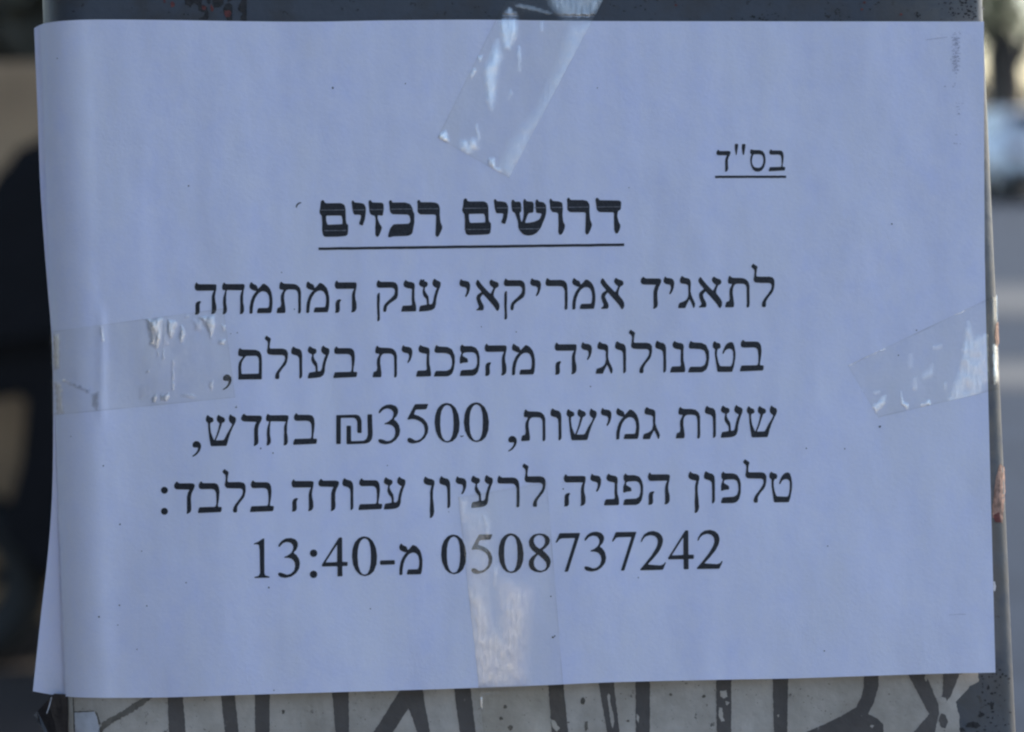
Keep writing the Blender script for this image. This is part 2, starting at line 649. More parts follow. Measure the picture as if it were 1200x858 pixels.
# ------------------------------------------------------------------ the old poster below the notice
poster = empty('old_poster', M @ Matrix.Translation((0, 0, 0)), 'weathered off-white poster with big grey lettering, pasted on the cabinet below the notice', 'poster')
P_OFF = 0.00030
right_edge = [(720, 1146), (786, 1146), (796, 1147), (800, 1146), (804, 1136), (808, 1134), (822, 1120), (832, 1122), (840, 1124), (860, 1125), (905, 1131), (960, 1118), (1010, 1112)]
V, Fc = [], []
NX, NY = 90, 110
for j in range(NY + 1):
    py = 720 + 290 * j / NY
    xr = poly_at(right_edge, py) + random.uniform(-0.8, 0.8)
    xl = 80.5 + 1.2 * noise.noise(Vector((py * 0.05, 3, 0)))
    for i in range(NX + 1):
        t = (i / NX)
        px = xl + (xr - xl) * (t ** 1.5)
        V.append(on_panel(px, py, P_OFF))
sheet_o = thick_grid('sheet', V, NX, NY, 0.00015, POSTER, poster)

strokes = []
def stroke(pts, off=P_OFF + 0.00012, m=None, jag=0.4):
    chip_poly(strokes, pts, m or POSTER_INK, off, jag)
for top, bot in (((196.3, 214), (198, 217.5)), ((258.7, 275), (263.7, 279.7)), ((298.7, 316), (299.2, 316)),
                 ((389.3, 408.7), (393.5, 409)), ((533, 552), (539, 557.5)), ((643.2, 661.2), (646.5, 666)),
                 ((703.7, 720.7), (711.5, 726)), ((745, 761.7), (745.2, 761.5)), ((839.5, 857), (840, 857)), ((906, 923.3), (907, 922.5))):
    dx0, dx1 = (bot[0] - top[0]) / 46.0, (bot[1] - top[1]) / 46.0
    pts = [(top[0] + dx0 * (y - 812), y) for y in (740, 780, 812, 830, 845, 858, 900, 950)]
    pts += [(top[1] + dx1 * (y - 812), y) for y in (950, 900, 858, 845, 830, 812, 780, 740)]
    stroke(pts)
stroke([(500, 740), (468.7, 809), (452, 836), (438, 858), (425, 885), (415, 945), (440, 945), (447, 890), (460.5, 858), (478.7, 830), (484, 843), (488.7, 858), (500, 945), (520, 945), (504, 858), (499, 832), (495.5, 809), (500, 790)])
stroke([(1012.5, 740), (1012.5, 794), (1012.5, 804), (1009.5, 817.5), (1003.5, 828.6), (990, 837), (969, 847.5), (945, 858), (930, 870), (935, 950), (1030, 950), (1038, 900), (1035.6, 858), (1035, 849), (1027.5, 841.5), (1017, 837), (1024, 824), (1029.6, 804), (1029.6, 740)])
stroke([(1050, 740), (1065, 792), (1089, 837), (1071, 858), (1050, 950), (1075, 950), (1096, 857), (1100.4, 835.5), (1099.5, 825), (1089, 799.5), (1084.5, 792), (1080, 740)])
stroke([(1106, 740), (1105.5, 790), (1105, 812), (1102, 822), (1108, 824), (1114, 816), (1124.4, 790), (1126, 740)])
stroke([(1103, 836), (1108, 838), (1111, 846), (1108, 854), (1103, 852), (1100, 844)])
# scratches through the ink showing the sheet
def scratch(pts):
    stroke(pts, P_OFF + 0.00022, POSTER, 0.5)
for pts in ([(612, 170), (622, 180), (618, 205), (628, 240), (640, 300), (632, 335), (622, 300), (615, 240), (605, 190)],
            [(340, 290), (360, 300), (385, 335), (370, 350), (350, 330)], [(745, 265), (758, 280), (752, 310), (742, 290)],
            [(1135, 160), (1165, 155), (1170, 185), (1150, 195), (1135, 180)], [(1130, 235), (1145, 240), (1150, 280), (1155, 300), (1140, 305), (1128, 270)],
            [(1160, 205), (1180, 215), (1165, 228)]):
    scratch(crop(pts, 560, 770, 4))
scratch(blob(1105, 821, 5, 5, 14)); scratch(blob(1022, 851, 2.2, 2, 9)); scratch(blob(912, 839, 1.2, 2, 8)); scratch(blob(1085, 795, 3, 3, 9))
flat_mesh('lettering', strokes, [POSTER_INK, POSTER], poster)
torn = []
chip_poly(torn, [(184, 815), (170, 817), (158, 823), (146, 832), (130, 840), (121, 846), (117, 853), (114, 866), (117, 868), (122, 854), (134, 846), (150, 838), (164, 829), (176, 819)], DIRT, P_OFF + 0.0001, 0.9)
chip_poly(torn, [(86, 835), (110, 834), (114, 842), (116, 850), (117, 858), (112, 870), (108, 890), (88, 892)], SCRAP, P_OFF + 0.0001, 0.5)
for pts in ([(112, 834), (114, 836), (118, 848), (116, 850)], [(85, 816), (86.2, 816), (88, 860), (86.5, 860)], [(86, 834), (110, 832.8), (110, 834), (86, 835.2)]):
    chip_poly(torn, pts, DIRT, P_OFF + 0.0002, 0.3)
for _ in range(420):
    chip_poly(torn, blob(random.uniform(90, 1110), random.uniform(790, 900), random.uniform(0.25, 1.0), random.uniform(0.25, 1.0), 6), random.choice((DIRT, POSTER_INK)), P_OFF + 0.00016, 0.2)
for cx, cy, rx, ry in ((592, 828, 3, 3), (598, 853, 3.5, 4), (587, 842, 2.5, 3), (683, 822, 2.5, 5), (687, 850, 2.5, 7), (736, 845, 2, 1.6), (825, 816, 2.5, 2), (332, 834, 2.5, 3), (786, 814, 2, 2)):
    chip_poly(torn, blob(cx, cy, rx, ry, 10), DIRT, P_OFF + 0.00016, 0.4)
flat_mesh('torn_patches', torn, [DIRT, SCRAP, POSTER_INK], poster)['kind'] = 'stuff'

# ------------------------------------------------------------------ the notice
TOP = [(38, 35), (41, 32.5), (47, 29.3), (55, 26.8), (75, 24.4), (110, 23), (200, 23.6), (290, 25), (370, 25.4), (450, 24), (560, 23.2), (680, 24.6), (880, 25), (1153, 25.3)]
BOT = [(38, 810), (60, 814), (85, 817), (130, 818), (200, 817.2), (280, 814.6), (355, 812.4), (480, 808.8), (580, 805.4), (640, 803), (720, 799.6), (860, 796.4), (925, 795.2), (1000, 792.8), (1100, 789.6), (1167, 788.3)]
LEFT = [(24, 39.5), (60, 41), (130, 44), (215, 47), (290, 52), (340, 56), (390, 60), (450, 62), (540, 62), (600, 60), (660, 55), (720, 48), (820, 37.5)]
RIGHT = [(20, 1153), (80, 1153), (200, 1153.4), (300, 1154), (400, 1156), (460, 1158), (560, 1160.5), (650, 1163), (788, 1166.5)]
KCURL = [(0, 0.0125), (200, 0.0125), (430, 0.0112), (600, 0.0085), (820, 0.0052)]


def clearance(x, z, gap=0.0008):
    cl, cr = centres(z)
    if x < cl:
        r = RL + gap
        q = min(r * 0.998, cl - x)
        return FACE + RL - math.sqrt(r * r - q * q)
    return FACE - gap


def sheet_depth(px, py):
    """how far the notice lies behind its plane: it bends back round the cabinet's left corner"""
    st = 114 + 38 * py / 858.0
    d = 0.0
    if px < st:
        t = (st - px) / 75.0
        d = poly_at(KCURL, py) * t * t
    # soft ripples of a taped sheet, strongest towards its free edges
    e = smoothstep(300, 60, px) * 0.8 + smoothstep(900, 1150, px) * 0.35 + 0.25
    r = noise.noise(Vector((px * 0.012, py * 0.0035, 1.7))) * 0.0018 + noise.noise(Vector((px * 0.03, py * 0.011, 5.1))) * 0.0002
    d += r * e * smoothstep(40, 110, px) - 0.00030 * e
    # the lower edge stands off the cabinet
    d -= 0.0044 * smoothstep(300, 760, py) + 0.0004 * smoothstep(120, 30, py)
    d += 0.0058 * (max(0.0, 340 - px) / 180.0) ** 3 * (0.25 + 0.75 * smoothstep(300, 600, py))
    # the crease at the lower left
    d += 0.0005 * math.exp(-((px - 71) / 8.0) ** 2) * smoothstep(560, 680, py)
    free, kk = d, 0.0035
    for k in range(8):                     # never inside the cabinet's corner: a soft minimum of the two
        v = p2l(px, py, d)
        q = clearance(v.x, v.z)
        h = max(kk - abs(free - q), 0) / kk
        d = 0.4 * d + 0.6 * (min(free, q) - h * h * kk * 0.25)
    v = p2l(px, py, d)
    d = min(d, clearance(v.x, v.z))
    # the fold under the left tape
    d -= 0.0005 * math.exp(-((px - 119) / 5.0) ** 2) * smoothstep(350, 380, py) * smoothstep(500, 478, py)
    return d


def on_sheet(px, py, off=0.0):
    return p2l(px, py, sheet_depth(px, py) - off)


def notice_px(s, t):
    # s across, t down
    px = 38 + s * 1128
    for _ in range(4):
        py = (1 - t) * spline_at(TOP, px) + t * spline_at(BOT, px)
        px = (1 - s) * spline_at(LEFT, py) + s * poly_at(RIGHT, py)
    return px, py


notice = empty('paper_notice', M.copy(), 'white printed paper notice in Hebrew, taped over the front of the grey cabinet', 'notice')
V, Fc = [], []
NX, NY = 170, 110
for j in range(NY + 1):
    for i in range(NX + 1):
        s = (i / NX) ** 1.6
        px, py = notice_px(s, j / NY)
        V.append(on_sheet(px, py))
pap = thick_grid('sheet', V, NX, NY, 0.0001, PAPER, notice)

# ---- lettering: each master is (scale, left, baseline, contours), traced in units of 1/scale photograph pixel
def P(s):
    a = [float(x) for x in s.replace(',', ' ').split()]
    return list(zip(a[0::2], a[1::2]))


GL = {}
def G(ch, scale, left, base, *parts):
    """parts: outer outline, or (outer, hole, hole...)"""
    GL[ch] = (scale, left, base, [[P(q) for q in (p if isinstance(p, tuple) else (p,))] for p in parts])


G('he', 8, 83, 463, '84,205 88,185 100,163 108,165 118,180 275,180 290,185 292,205 288,235 282,260 276,300 280,340 290,380 290,425 280,448 262,460 242,462 240,456 247,440 246,350 246,300 254,265 268,240 110,242 92,235',
  '146,342 143,352 134,365 132,385 135,430 132,450 118,466 88,467 90,460 93,440 92,380 98,355 115,342 135,338')
G('het', 6.667, 297, 390, '298,180 302,160 312,142 322,150 330,156 465,155 476,162 475,185 468,205 464,240 463,290 470,335 471,365 462,385 445,392 436,390 440,370 440,300 440,250 447,220 456,205 335,203 333,225 330,260 330,310 338,345 336,372 325,388 312,393 302,391 306,375 308,345 305,300 308,260 318,225 325,204 310,204 300,198')
G('mem', 6.667, 880, 365, '892,118 900,122 915,135 935,142 943,155 946,172 965,155 982,133 990,131 1000,132 1020,145 1042,170 1055,205 1062,250 1062,290 1058,330 1050,360 940,362 940,350 948,322 1028,320 1034,300 1037,260 1032,225 1018,200 998,190 975,192 950,208 928,240 914,280 908,320 906,358 900,366 880,365 882,350 882,310 890,270 905,230 925,200 938,190 925,188 900,178 884,168 880,150 884,135')
G('tav', 6.667, 138, 377, '158,180 160,155 166,135 175,128 185,140 200,145 265,147 295,153 318,175 328,205 328,260 329,345 327,370 315,380 305,376 307,340 306,230 300,205 285,193 250,191 220,193 207,205 198,230 197,265 203,310 208,345 205,375 138,377 138,365 145,335 160,330 168,328 174,305 170,270 172,235 185,208 192,193 175,192 163,190')
G('qof', 6.667, 368, 378, '370,170 373,150 383,128 392,132 402,142 500,142 522,150 536,170 540,205 538,250 528,275 500,295 470,315 452,335 448,370 440,380 424,375 423,350 430,325 450,300 485,270 508,245 515,220 512,200 495,188 395,190 378,187',
  '388,228 396,225 397,260 395,330 398,420 397,440 390,450 376,450 378,420 374,330 375,250 380,235')
G('nun', 8, 462, 455, '484,200 488,180 505,155 515,165 530,173 565,178 588,190 592,215 588,260 588,310 590,345 600,385 605,420 603,452 465,456 463,448 475,405 482,398 560,396 565,380 560,340 562,280 564,245 555,240 520,235 492,222')
G('ayin', 6.667, 697, 360, '698,145 702,125 712,107 720,110 735,122 760,128 768,140 766,160 752,170 745,175 745,195 758,220 772,240 777,270 777,305 800,303 808,285 815,245 828,200 840,178 820,168 806,155 803,140 808,118 818,102 826,108 840,118 862,125 870,140 866,165 855,190 842,230 834,270 832,305 822,335 800,350 770,356 698,361 700,345 708,315 760,307 760,290 757,265 735,240 726,215 728,195 734,172 715,165 702,155')
G('yod', 8, 332, 460, '334,205 338,185 348,160 355,163 365,175 400,178 425,188 437,215 434,255 422,295 402,328 390,330 388,320 398,300 405,270 402,248 390,238 360,234 340,222')
G('alef', 6.316, 553, 350, '556,155 558,138 568,120 578,125 595,150 630,190 665,225 672,213 680,195 688,182 672,170 658,155 656,140 662,125 672,118 680,125 695,132 720,140 728,158 722,175 705,182 697,195 690,218 688,235 692,247 715,275 730,300 733,320 728,342 718,352 708,348 700,330 680,305 640,260 610,228 605,232 592,248 590,262 600,285 612,305 617,325 612,347 562,348 558,342 572,335 580,320 572,300 562,270 560,250 568,232 585,220 598,212 590,200 570,178')
G('resh', 7.06, 653, 382, '655,165 658,140 668,118 680,125 690,135 790,135 815,143 832,165 838,200 840,280 838,375 825,383 813,380 815,350 815,230 808,205 795,190 770,186 680,186 662,182')
G('dalet', 7.5, 177, 427, '178,190 182,170 200,145 212,152 222,162 340,162 360,170 362,190 352,215 338,240 328,280 328,330 332,385 325,415 300,430 288,430 293,410 292,340 292,280 302,240 315,218 205,216 185,208')
G('gimel', 6.667, 87, 362, '100,150 104,130 116,110 125,115 140,125 170,130 185,145 187,170 185,235 195,270 212,305 222,330 216,358 206,363 200,345 188,315 176,292 168,310 150,345 145,362 88,363 88,350 96,322 120,315 145,303 160,285 168,255 166,215 167,185 150,175 120,172 103,165')
G('lamed', 7.5, 603, 420, '604,62 612,48 622,36 632,45 655,58 662,68 655,90 650,130 652,152 765,152 795,160 810,185 810,230 802,270 790,295 760,330 735,370 735,408 730,420 702,420 697,405 702,375 720,345 755,300 778,265 785,235 780,215 760,208 690,208 645,205 630,195 624,175 630,150 634,110 630,88 612,75')
G('bet', 7.5, 388, 423, '396,190 398,168 415,143 425,150 432,160 535,160 560,168 575,195 580,240 575,300 568,340 565,368 600,370 598,400 592,415 390,424 390,412 402,372 545,368 552,340 552,280 548,240 535,218 510,212 420,214 403,208')
G('vav', 6.667, 572, 360, '573,150 577,128 587,107 597,112 612,122 640,128 655,145 660,175 660,260 661,330 658,348 645,360 637,357 638,320 637,230 634,195 620,180 590,172 577,165')
G('fnun', 8, 130, 485, '132,225 137,205 150,180 162,190 175,200 215,207 235,220 238,245 230,280 222,320 222,380 230,450 235,510 228,545 212,570 190,573 195,550 192,480 196,400 195,330 202,285 208,268 170,262 140,248')
G('pe', 8, 437, 478, '443,235 442,205 460,180 470,190 480,198 550,198 590,212 615,250 627,300 625,380 612,435 590,465 560,478 440,478 440,470 450,430 462,423 560,418 590,400 602,360 600,300 588,268 560,255 500,257 475,262 465,278 470,292 490,303 515,318 518,350 470,355 450,363 440,362 440,310 450,280 458,258 447,248')
G('kaf', 5.714, 447, 322, '452,150 455,130 465,110 473,117 485,122 540,125 570,140 588,180 590,225 583,275 570,305 545,322 450,324 448,318 458,290 465,285 535,285 560,272 570,240 568,205 557,178 535,168 500,165 465,165 454,160')
G('tet', 8, 890, 467, '892,230 893,205 908,178 918,185 930,192 960,200 968,220 965,245 940,252 934,270 935,320 945,370 962,413 1065,415 1080,380 1085,330 1085,280 1075,258 1055,250 1030,253 1010,268 995,298 985,298 984,285 995,255 1010,220 1035,195 1065,186 1085,195 1098,235 1107,290 1105,340 1095,400 1080,455 1075,467 938,468 932,440 925,390 915,330 912,280 915,255 900,245')
G('fmem', 6.316, 180, 347, ('182,160 182,140 190,115 198,113 208,124 310,127 340,138 355,165 358,220 358,346 182,348 184,320 182,250 188,220 205,195 218,178 195,175 184,170', '240,173 318,172 332,185 336,215 335,303 207,306 205,260 208,225 220,200'))
G('shin', 6.667, 897, 350, '899,145 902,125 912,105 920,110 935,122 955,128 962,145 958,160 935,168 935,200 940,240 952,275 965,303 968,300 985,260 998,215 1003,190 1008,170 992,160 985,145 988,120 998,104 1005,108 1020,118 1045,128 1052,145 1045,162 1028,168 1020,195 1005,240 990,280 978,305 1040,303 1050,285 1070,245 1092,210 1108,178 1090,165 1080,150 1080,125 1090,100 1098,105 1110,115 1130,122 1138,140 1132,165 1115,195 1095,240 1080,285 1068,330 1062,348 940,350 936,335 928,290 922,240 918,190 917,167 905,160')
G('comma', 6.486, 67, 380, '68,372 72,352 92,338 115,342 132,360 135,385 125,415 100,445 70,460 67,452 90,435 108,410 112,390 100,388 82,390 70,382')
G('shekel', 5.217, 47, 290, '47,113 47,291 75,290 75,130 155,130 168,138 175,155 176,222 203,222 203,150 195,125 180,112 160,110',
  '110,177 110,291 225,288 250,280 265,260 270,235 267,107 238,108 240,235 232,258 215,270 138,272 138,178')
G('0', 6.486, 513, 396, ('608,95 640,102 672,130 695,180 705,245 700,310 680,360 650,388 612,398 575,388 545,360 522,310 513,250 518,190 535,140 562,110 585,98', '608,110 585,122 567,155 558,200 557,260 562,320 575,360 593,382 612,386 632,378 648,345 656,300 658,240 654,180 645,140 630,118'))
G('5', 6.486, 305, 402, '365,105 468,103 452,145 372,148 357,183 395,195 430,215 455,245 468,285 463,325 440,365 400,395 350,406 318,398 306,380 310,365 325,360 345,368 365,382 390,380 415,365 435,335 440,300 432,265 410,240 380,225 345,218 312,224 308,215')
G('8', 6.486, 740, 389, ('825,93 865,98 895,118 906,145 898,175 870,205 848,220 880,248 905,280 912,310 903,345 880,375 835,391 790,385 758,365 743,335 745,300 765,272 800,245 770,222 748,190 743,155 755,125 785,100', '825,105 800,112 783,132 782,160 798,190 828,212 855,190 868,165 866,135 850,112', '815,255 795,275 782,305 785,340 805,368 838,378 865,368 880,345 875,315 850,285'))
G('7', 6.667, 247, 393, '278,92 440,90 438,98 345,393 318,394 320,385 400,130 300,132 280,138 255,168 247,165 255,145')
G('3', 6.667, 30, 396, '32,155 38,135 60,108 95,90 130,87 165,97 185,122 187,150 175,178 152,203 175,220 195,250 203,290 195,330 170,365 135,390 90,400 50,393 32,378 32,362 45,357 70,363 100,375 130,368 155,345 165,310 160,275 140,252 110,243 80,243 80,235 110,222 138,200 150,170 148,145 130,125 100,118 70,128 42,158')
G('2', 6.667, 910, 378, '915,158 920,135 940,100 975,78 1015,73 1055,85 1080,110 1090,145 1082,185 1060,230 1020,280 970,335 1070,342 1095,332 1105,315 1113,318 1100,350 1088,377 912,380 910,372 955,320 1005,255 1035,205 1048,165 1045,135 1025,112 990,105 955,115 935,135 922,160')
G('4', 6.667, 685, 380, ('820,75 845,74 846,265 888,265 887,298 846,298 848,378 808,380 808,300 687,302 686,288', '805,130 715,270 805,267'))
G('1', 5.4545, 65, 342, '68,122 100,108 125,90 135,88 136,310 140,325 168,333 170,340 72,343 72,335 100,328 108,310 105,160 100,130 80,125 68,130')
G('hyphen', 5.4545, 873, 320, '875,225 970,222 970,250 875,253')
G('samekh', 10, 585, 458, ('590,240 592,215 600,197 610,200 620,207 700,208 740,220 762,255 772,305 770,360 752,415 725,450 690,462 650,458 620,430 600,385 592,335 595,290 608,258 595,252', '630,258 618,290 610,330 615,370 632,402 660,415 690,417 722,405 742,370 748,320 742,285 725,262 690,258'))
G('quote', 10, 408, 458, '410,135 452,135 450,165 435,255 430,268 422,262 412,190', '495,137 538,137 535,175 520,262 512,268 505,258 495,190')
K = 6.316
G('Bfmem', K, 58, 352, ('65,185 58,170 66,130 68,95 75,80 92,80 98,98 110,103 220,102 245,115 253,145 255,230 260,255 272,262 272,300 268,335 255,345 200,350 100,352 85,340 78,300 78,230 75,195', '108,195 220,193 228,215 230,258 118,262 110,235'))
G('Byod', K, 296, 352, '296,95 300,82 312,84 320,98 360,100 390,108 403,135 402,180 395,225 380,268 365,265 350,255 362,225 367,195 360,188 315,188 305,160')
G('Bzayin', K, 422, 353, '422,90 430,78 443,82 448,96 520,98 535,108 535,150 528,192 518,195 492,190 490,215 505,255 523,280 515,310 500,345 485,355 473,335 472,290 475,230 470,195 440,188 430,170 425,120')
G('Bkaf', K, 565, 352, '572,95 578,80 592,82 598,98 690,97 730,108 748,140 752,165 762,180 762,240 752,300 745,330 715,345 600,350 580,357 565,352 570,330 582,290 605,260 640,257 720,255 732,240 728,205 715,188 600,185 582,170 578,130')
G('Bresh', K, 782, 350, '782,90 790,78 802,80 808,95 900,95 935,103 950,130 950,190 955,240 970,280 960,310 942,348 928,353 918,340 920,270 922,190 905,186 805,186 785,170 785,120')
G('Bshin', K, 310, 340, ('310,95 318,73 330,80 338,92 372,90 383,102 385,165 372,172 378,215 388,245 398,215 402,175 400,140 398,90 405,68 418,75 422,88 465,90 478,105 474,172 440,175 425,205 412,248 440,247 480,240 515,225 530,200 535,178 495,175 490,140 488,95 495,72 508,78 512,90 548,95 568,115 570,165 562,205 545,245 530,285 500,322 470,338 435,343 400,335 372,305 362,280 360,240 345,195 335,172 318,165 313,135',))
G('Bvav', K, 592, 336, '592,85 598,68 610,72 615,85 660,88 688,98 693,140 690,190 695,235 710,268 702,300 685,333 668,338 658,320 660,250 658,180 650,172 615,168 600,150 597,110')
G('Bdalet', K, 932, 330, '932,75 942,60 955,65 962,80 1110,82 1125,92 1120,150 1100,160 1095,200 1105,240 1120,265 1112,300 1098,328 1082,325 1072,300 1070,230 1070,170 960,168 943,150 938,110')


def rounded(pts, r):
    """turn every corner of a closed outline into a small curve"""
    out = []
    n = len(pts)
    for i in range(n):
        p0, p, p1 = (Vector(pts[i - 1]), Vector(pts[i]), Vector(pts[(i + 1) % n]))
        a, b = p0 - p, p1 - p
        la, lb = a.length, b.length
        if la < 1e-6 or lb < 1e-6:
            continue
        q0 = p + a * (min(r, 0.45 * la) / la)
        q1 = p + b * (min(r, 0.45 * lb) / lb)
        for t in (0.0, 0.33, 0.67, 1.0):
            out.append(q0 * (1 - t) ** 2 + p * 2 * t * (1 - t) + q1 * t * t)
    return out


INK_OFF = 0.00010


class Ink:
    def __init__(self):
        self.v, self.f = [], []

    def poly(self, contours, off=INK_OFF):
        cs = [[on_sheet(x, y, off) for x, y in c] for c in contours]
        flat = [v for c in cs for v in c]
        tris = tessellate_polygon([[Vector((v.x, v.z, 0)) for v in c] for c in cs])
        b = len(self.v)
        self.v += flat
        for t in tris:
            t = list(t)
            a, b2, c = (flat[i] for i in t)
            cr = (b2 - a).cross(c - a)
            if cr.length < 1e-14:
                continue
            if cr.y > 0:
                t.reverse()
            self.f.append(tuple(b + i for i in t))

    def glyph(self, ch, x, base, k=1.0, r=1.3):
        sc, left, bl, parts = GL[ch]
        for part in parts:
            cs = []
            for c in part:
                pts = [(x + (px - left) / sc * k, base + (py - bl) / sc * k) for px, py in c]
                pts = rounded(pts, r * k)
                # toner edges are not knife sharp
                pts = [(p[0] + 0.22 * noise.noise(Vector((p[0] * 0.9, p[1] * 0.9, 2))), p[1] + 0.22 * noise.noise(Vector((p[0] * 0.9, p[1] * 0.9, 7)))) for p in pts]
                cs.append(pts)
            self.poly(cs)

    def disc(self, cx, cy, r):
        self.poly([[(cx + r * math.cos(6.2832 * i / 20), cy + r * math.sin(6.2832 * i / 20)) for i in range(20)]])

    def build(self, name, label=None, m=None):
        o = mesh_obj(name, self.v, self.f, m or TONER, notice)
        if label: o['label'] = label
        return o


def line(items, base, label, extra=None, k=1.0):
    ink = Ink()
    (x0, b0), (x1, b1) = base
    for ch, x in items:
        ink.glyph(ch, x, b0 + (b1 - b0) * (x + 12 - x0) / (x1 - x0), k)
    if extra: extra(ink)
    return ink.build('text_line', label)


def bar(name, x0, y0, x1, y1, h, label):
    ink = Ink()
    n = 60
    top = [(x0 + (x1 - x0) * i / n, y0 + (y1 - y0) * i / n + 0.25 * noise.noise(Vector((i * 0.35, 1, 0)))) for i in range(n + 1)]
    bot = [(x, y + h + 0.25 * noise.noise(Vector((x * 0.08, 4, 0)))) for x, y in top]
    for i in range(n):
        ink.poly([[top[i], top[i + 1], bot[i + 1], bot[i]]])
    return ink.build(name, label)


def small(ink):
    ink.glyph('dalet', 839.3, 201.2, 0.685)
    ink.glyph('quote', 860.8, 200.9)
    ink.glyph('samekh', 878.5, 200.9)
    ink.glyph('bet', 900.8, 200.6, 0.69)
line([], ((0, 0), (1, 0)), 'small printed heading at the upper right of the sheet', small)
bar('underline', 838, 205.9, 921.3, 205.8, 2.8, 'thin line under the small heading')


def bold(ink):
    for ch, x, b in (('Bfmem', 374.2, 277.7), ('Byod', 411.9, 277.7), ('Bzayin', 431.8, 277.9), ('Bkaf', 454.5, 277.6), ('Bresh', 488.8, 277.4),
                     ('Bfmem', 541.5, 275.6), ('Byod', 578.6, 276.0), ('Bshin', 599.1, 275.8), ('Bvav', 643.7, 275.2), ('Bresh', 664.3, 274.7), ('Bdalet', 697.6, 274.25)):
        ink.glyph(ch, x, b, 1.0, 1.5)
bl = line([], ((0, 0), (1, 0)), 'bold title line of the notice', bold)
bar('underline', 373.3, 290.0, 731.5, 285.3, 3.1, 'long line under the bold title')
# hairlines where the printer skipped toner
streak = Ink()
for x0, x1, ya in ((376, 404, 0), (413, 428, 0.2), (433, 449, 0), (456, 484, -0.6), (490, 515, -0.6), (543, 571, -0.8), (582, 596, -0.8), (600, 612, -0.6), (626, 639, -0.5), (646, 659, -0.7), (666, 690, -0.7), (699, 727, -0.6)):
    y0 = 246.0 - (x0 - 376) * 0.0105 + ya * 0.5
    y1 = 246.0 - (x1 - 376) * 0.0105 + ya * 0.5
    streak.poly([[(x0, y0), (x1, y1), (x1, y1 + 0.75), (x0, y0 + 0.75)]], INK_OFF + 0.00006)
for x0, x1 in ((380, 406), (544, 573), (608, 633)):
    y0, y1 = 270.0 - (x0 - 379) * 0.0085, 270.0 - (x1 - 379) * 0.0085
    streak.poly([[(x0, y0), (x1, y1), (x1, y1 + 0.75), (x0, y0 + 0.75)]], INK_OFF + 0.00006)
STREAK = mat('thin_toner', (0.19, 0.19, 0.21), 0.7, 0.5, 900)
streak.build('toner_gap', None, STREAK)

line([('he', 227.75), ('het', 260), ('mem', 292.2), ('tav', 324.2), ('mem', 358.7), ('he', 392),
      ('qof', 440.8), ('nun', 470), ('ayin', 490.75), ('yod', 538), ('alef', 557.1), ('qof', 589.9), ('yod', 621), ('resh', 638.9), ('mem', 670.5), ('alef', 703.3),
      ('dalet', 750.4), ('yod', 777.2), ('gimel', 794.6), ('alef', 817.9), ('tav', 849.9), ('lamed', 880.1)],
     ((228, 368.6), (906, 359.8)), 'first line of body text, below the bold title', lambda k: k.disc(496.3, 328.7, 1.3))
line([('comma', 261), ('fmem', 278.8), ('lamed', 309.8), ('vav', 341), ('ayin', 360.4), ('bet', 390.4),
      ('tav', 436.7), ('yod', 470.3), ('nun', 487.4), ('kaf', 508.2), ('pe', 538.5), ('he', 567.7), ('mem', 599.8),
      ('he', 649.8), ('yod', 680.7), ('gimel', 698), ('vav', 720.5), ('lamed', 736.6), ('vav', 767.5), ('nun', 785.2), ('kaf', 806.2), ('tet', 834.9), ('bet', 866.9)],
     ((280, 445), (880, 435.3)), 'second line of body text, ending in a comma by the left tape')
line([('comma', 225.3), ('shin', 240.7), ('dalet', 282.4), ('het', 311.4), ('bet', 343.3), ('shekel', 394),
      ('comma', 595.4), ('tav', 610.7), ('vav', 644.75), ('shin', 663.5), ('yod', 703.7), ('mem', 722), ('gimel', 753.2), ('tav', 792), ('vav', 825.8), ('ayin', 844.5), ('shin', 874.7)],
     ((230, 523.3), (900, 512.4)), 'third line of body text with 3500 and a shekel sign',
     lambda k: [k.glyph('3', 443.1, 520.3), k.glyph('5', 477, 519.4), k.glyph('0', 509.2, 518.6), k.glyph('0', 543.5, 518.0)])
line([('dalet', 203.7), ('bet', 231.7), ('lamed', 260.4), ('bet', 292.7), ('he', 341.4), ('dalet', 372.7), ('vav', 400.9), ('bet', 419.8), ('ayin', 449.5),
      ('fnun', 495.9), ('vav', 514.5), ('yod', 533.6), ('ayin', 551.9), ('resh', 582.5), ('lamed', 611.8), ('he', 660.4), ('yod', 691.5), ('nun', 707.75), ('pe', 730), ('he', 759),
      ('fnun', 806.25), ('vav', 824.6), ('pe', 844.6), ('lamed', 870.6), ('tet', 901.25)],
     ((204, 602), (925, 588.4)), 'fourth line of body text, ending in a colon', lambda k: [k.disc(192.7, 574.6, 4.1), k.disc(192.7, 599.3, 4.1)])


def phone(ink):
    for ch, x in (('1', 296.9), ('3', 325.7), ('4', 377), ('0', 412.4), ('hyphen', 445), ('mem', 467.8), ('0', 516.9), ('5', 552), ('0', 584.1), ('8', 619.1), ('7', 651), ('3', 684.5), ('7', 717), ('2', 750.2), ('4', 782.75), ('2', 816.5)):
        b = 677.4 - (x + 14 - 310) * 0.0206
        ink.glyph(ch, x, b)
    ink.disc(367.5, 648.4, 4.4)
    ink.disc(367.5, 673.1, 4.4)
line([], ((0, 0), (1, 0)), 'last line of the notice, a telephone number and the hour 13:40', phone)

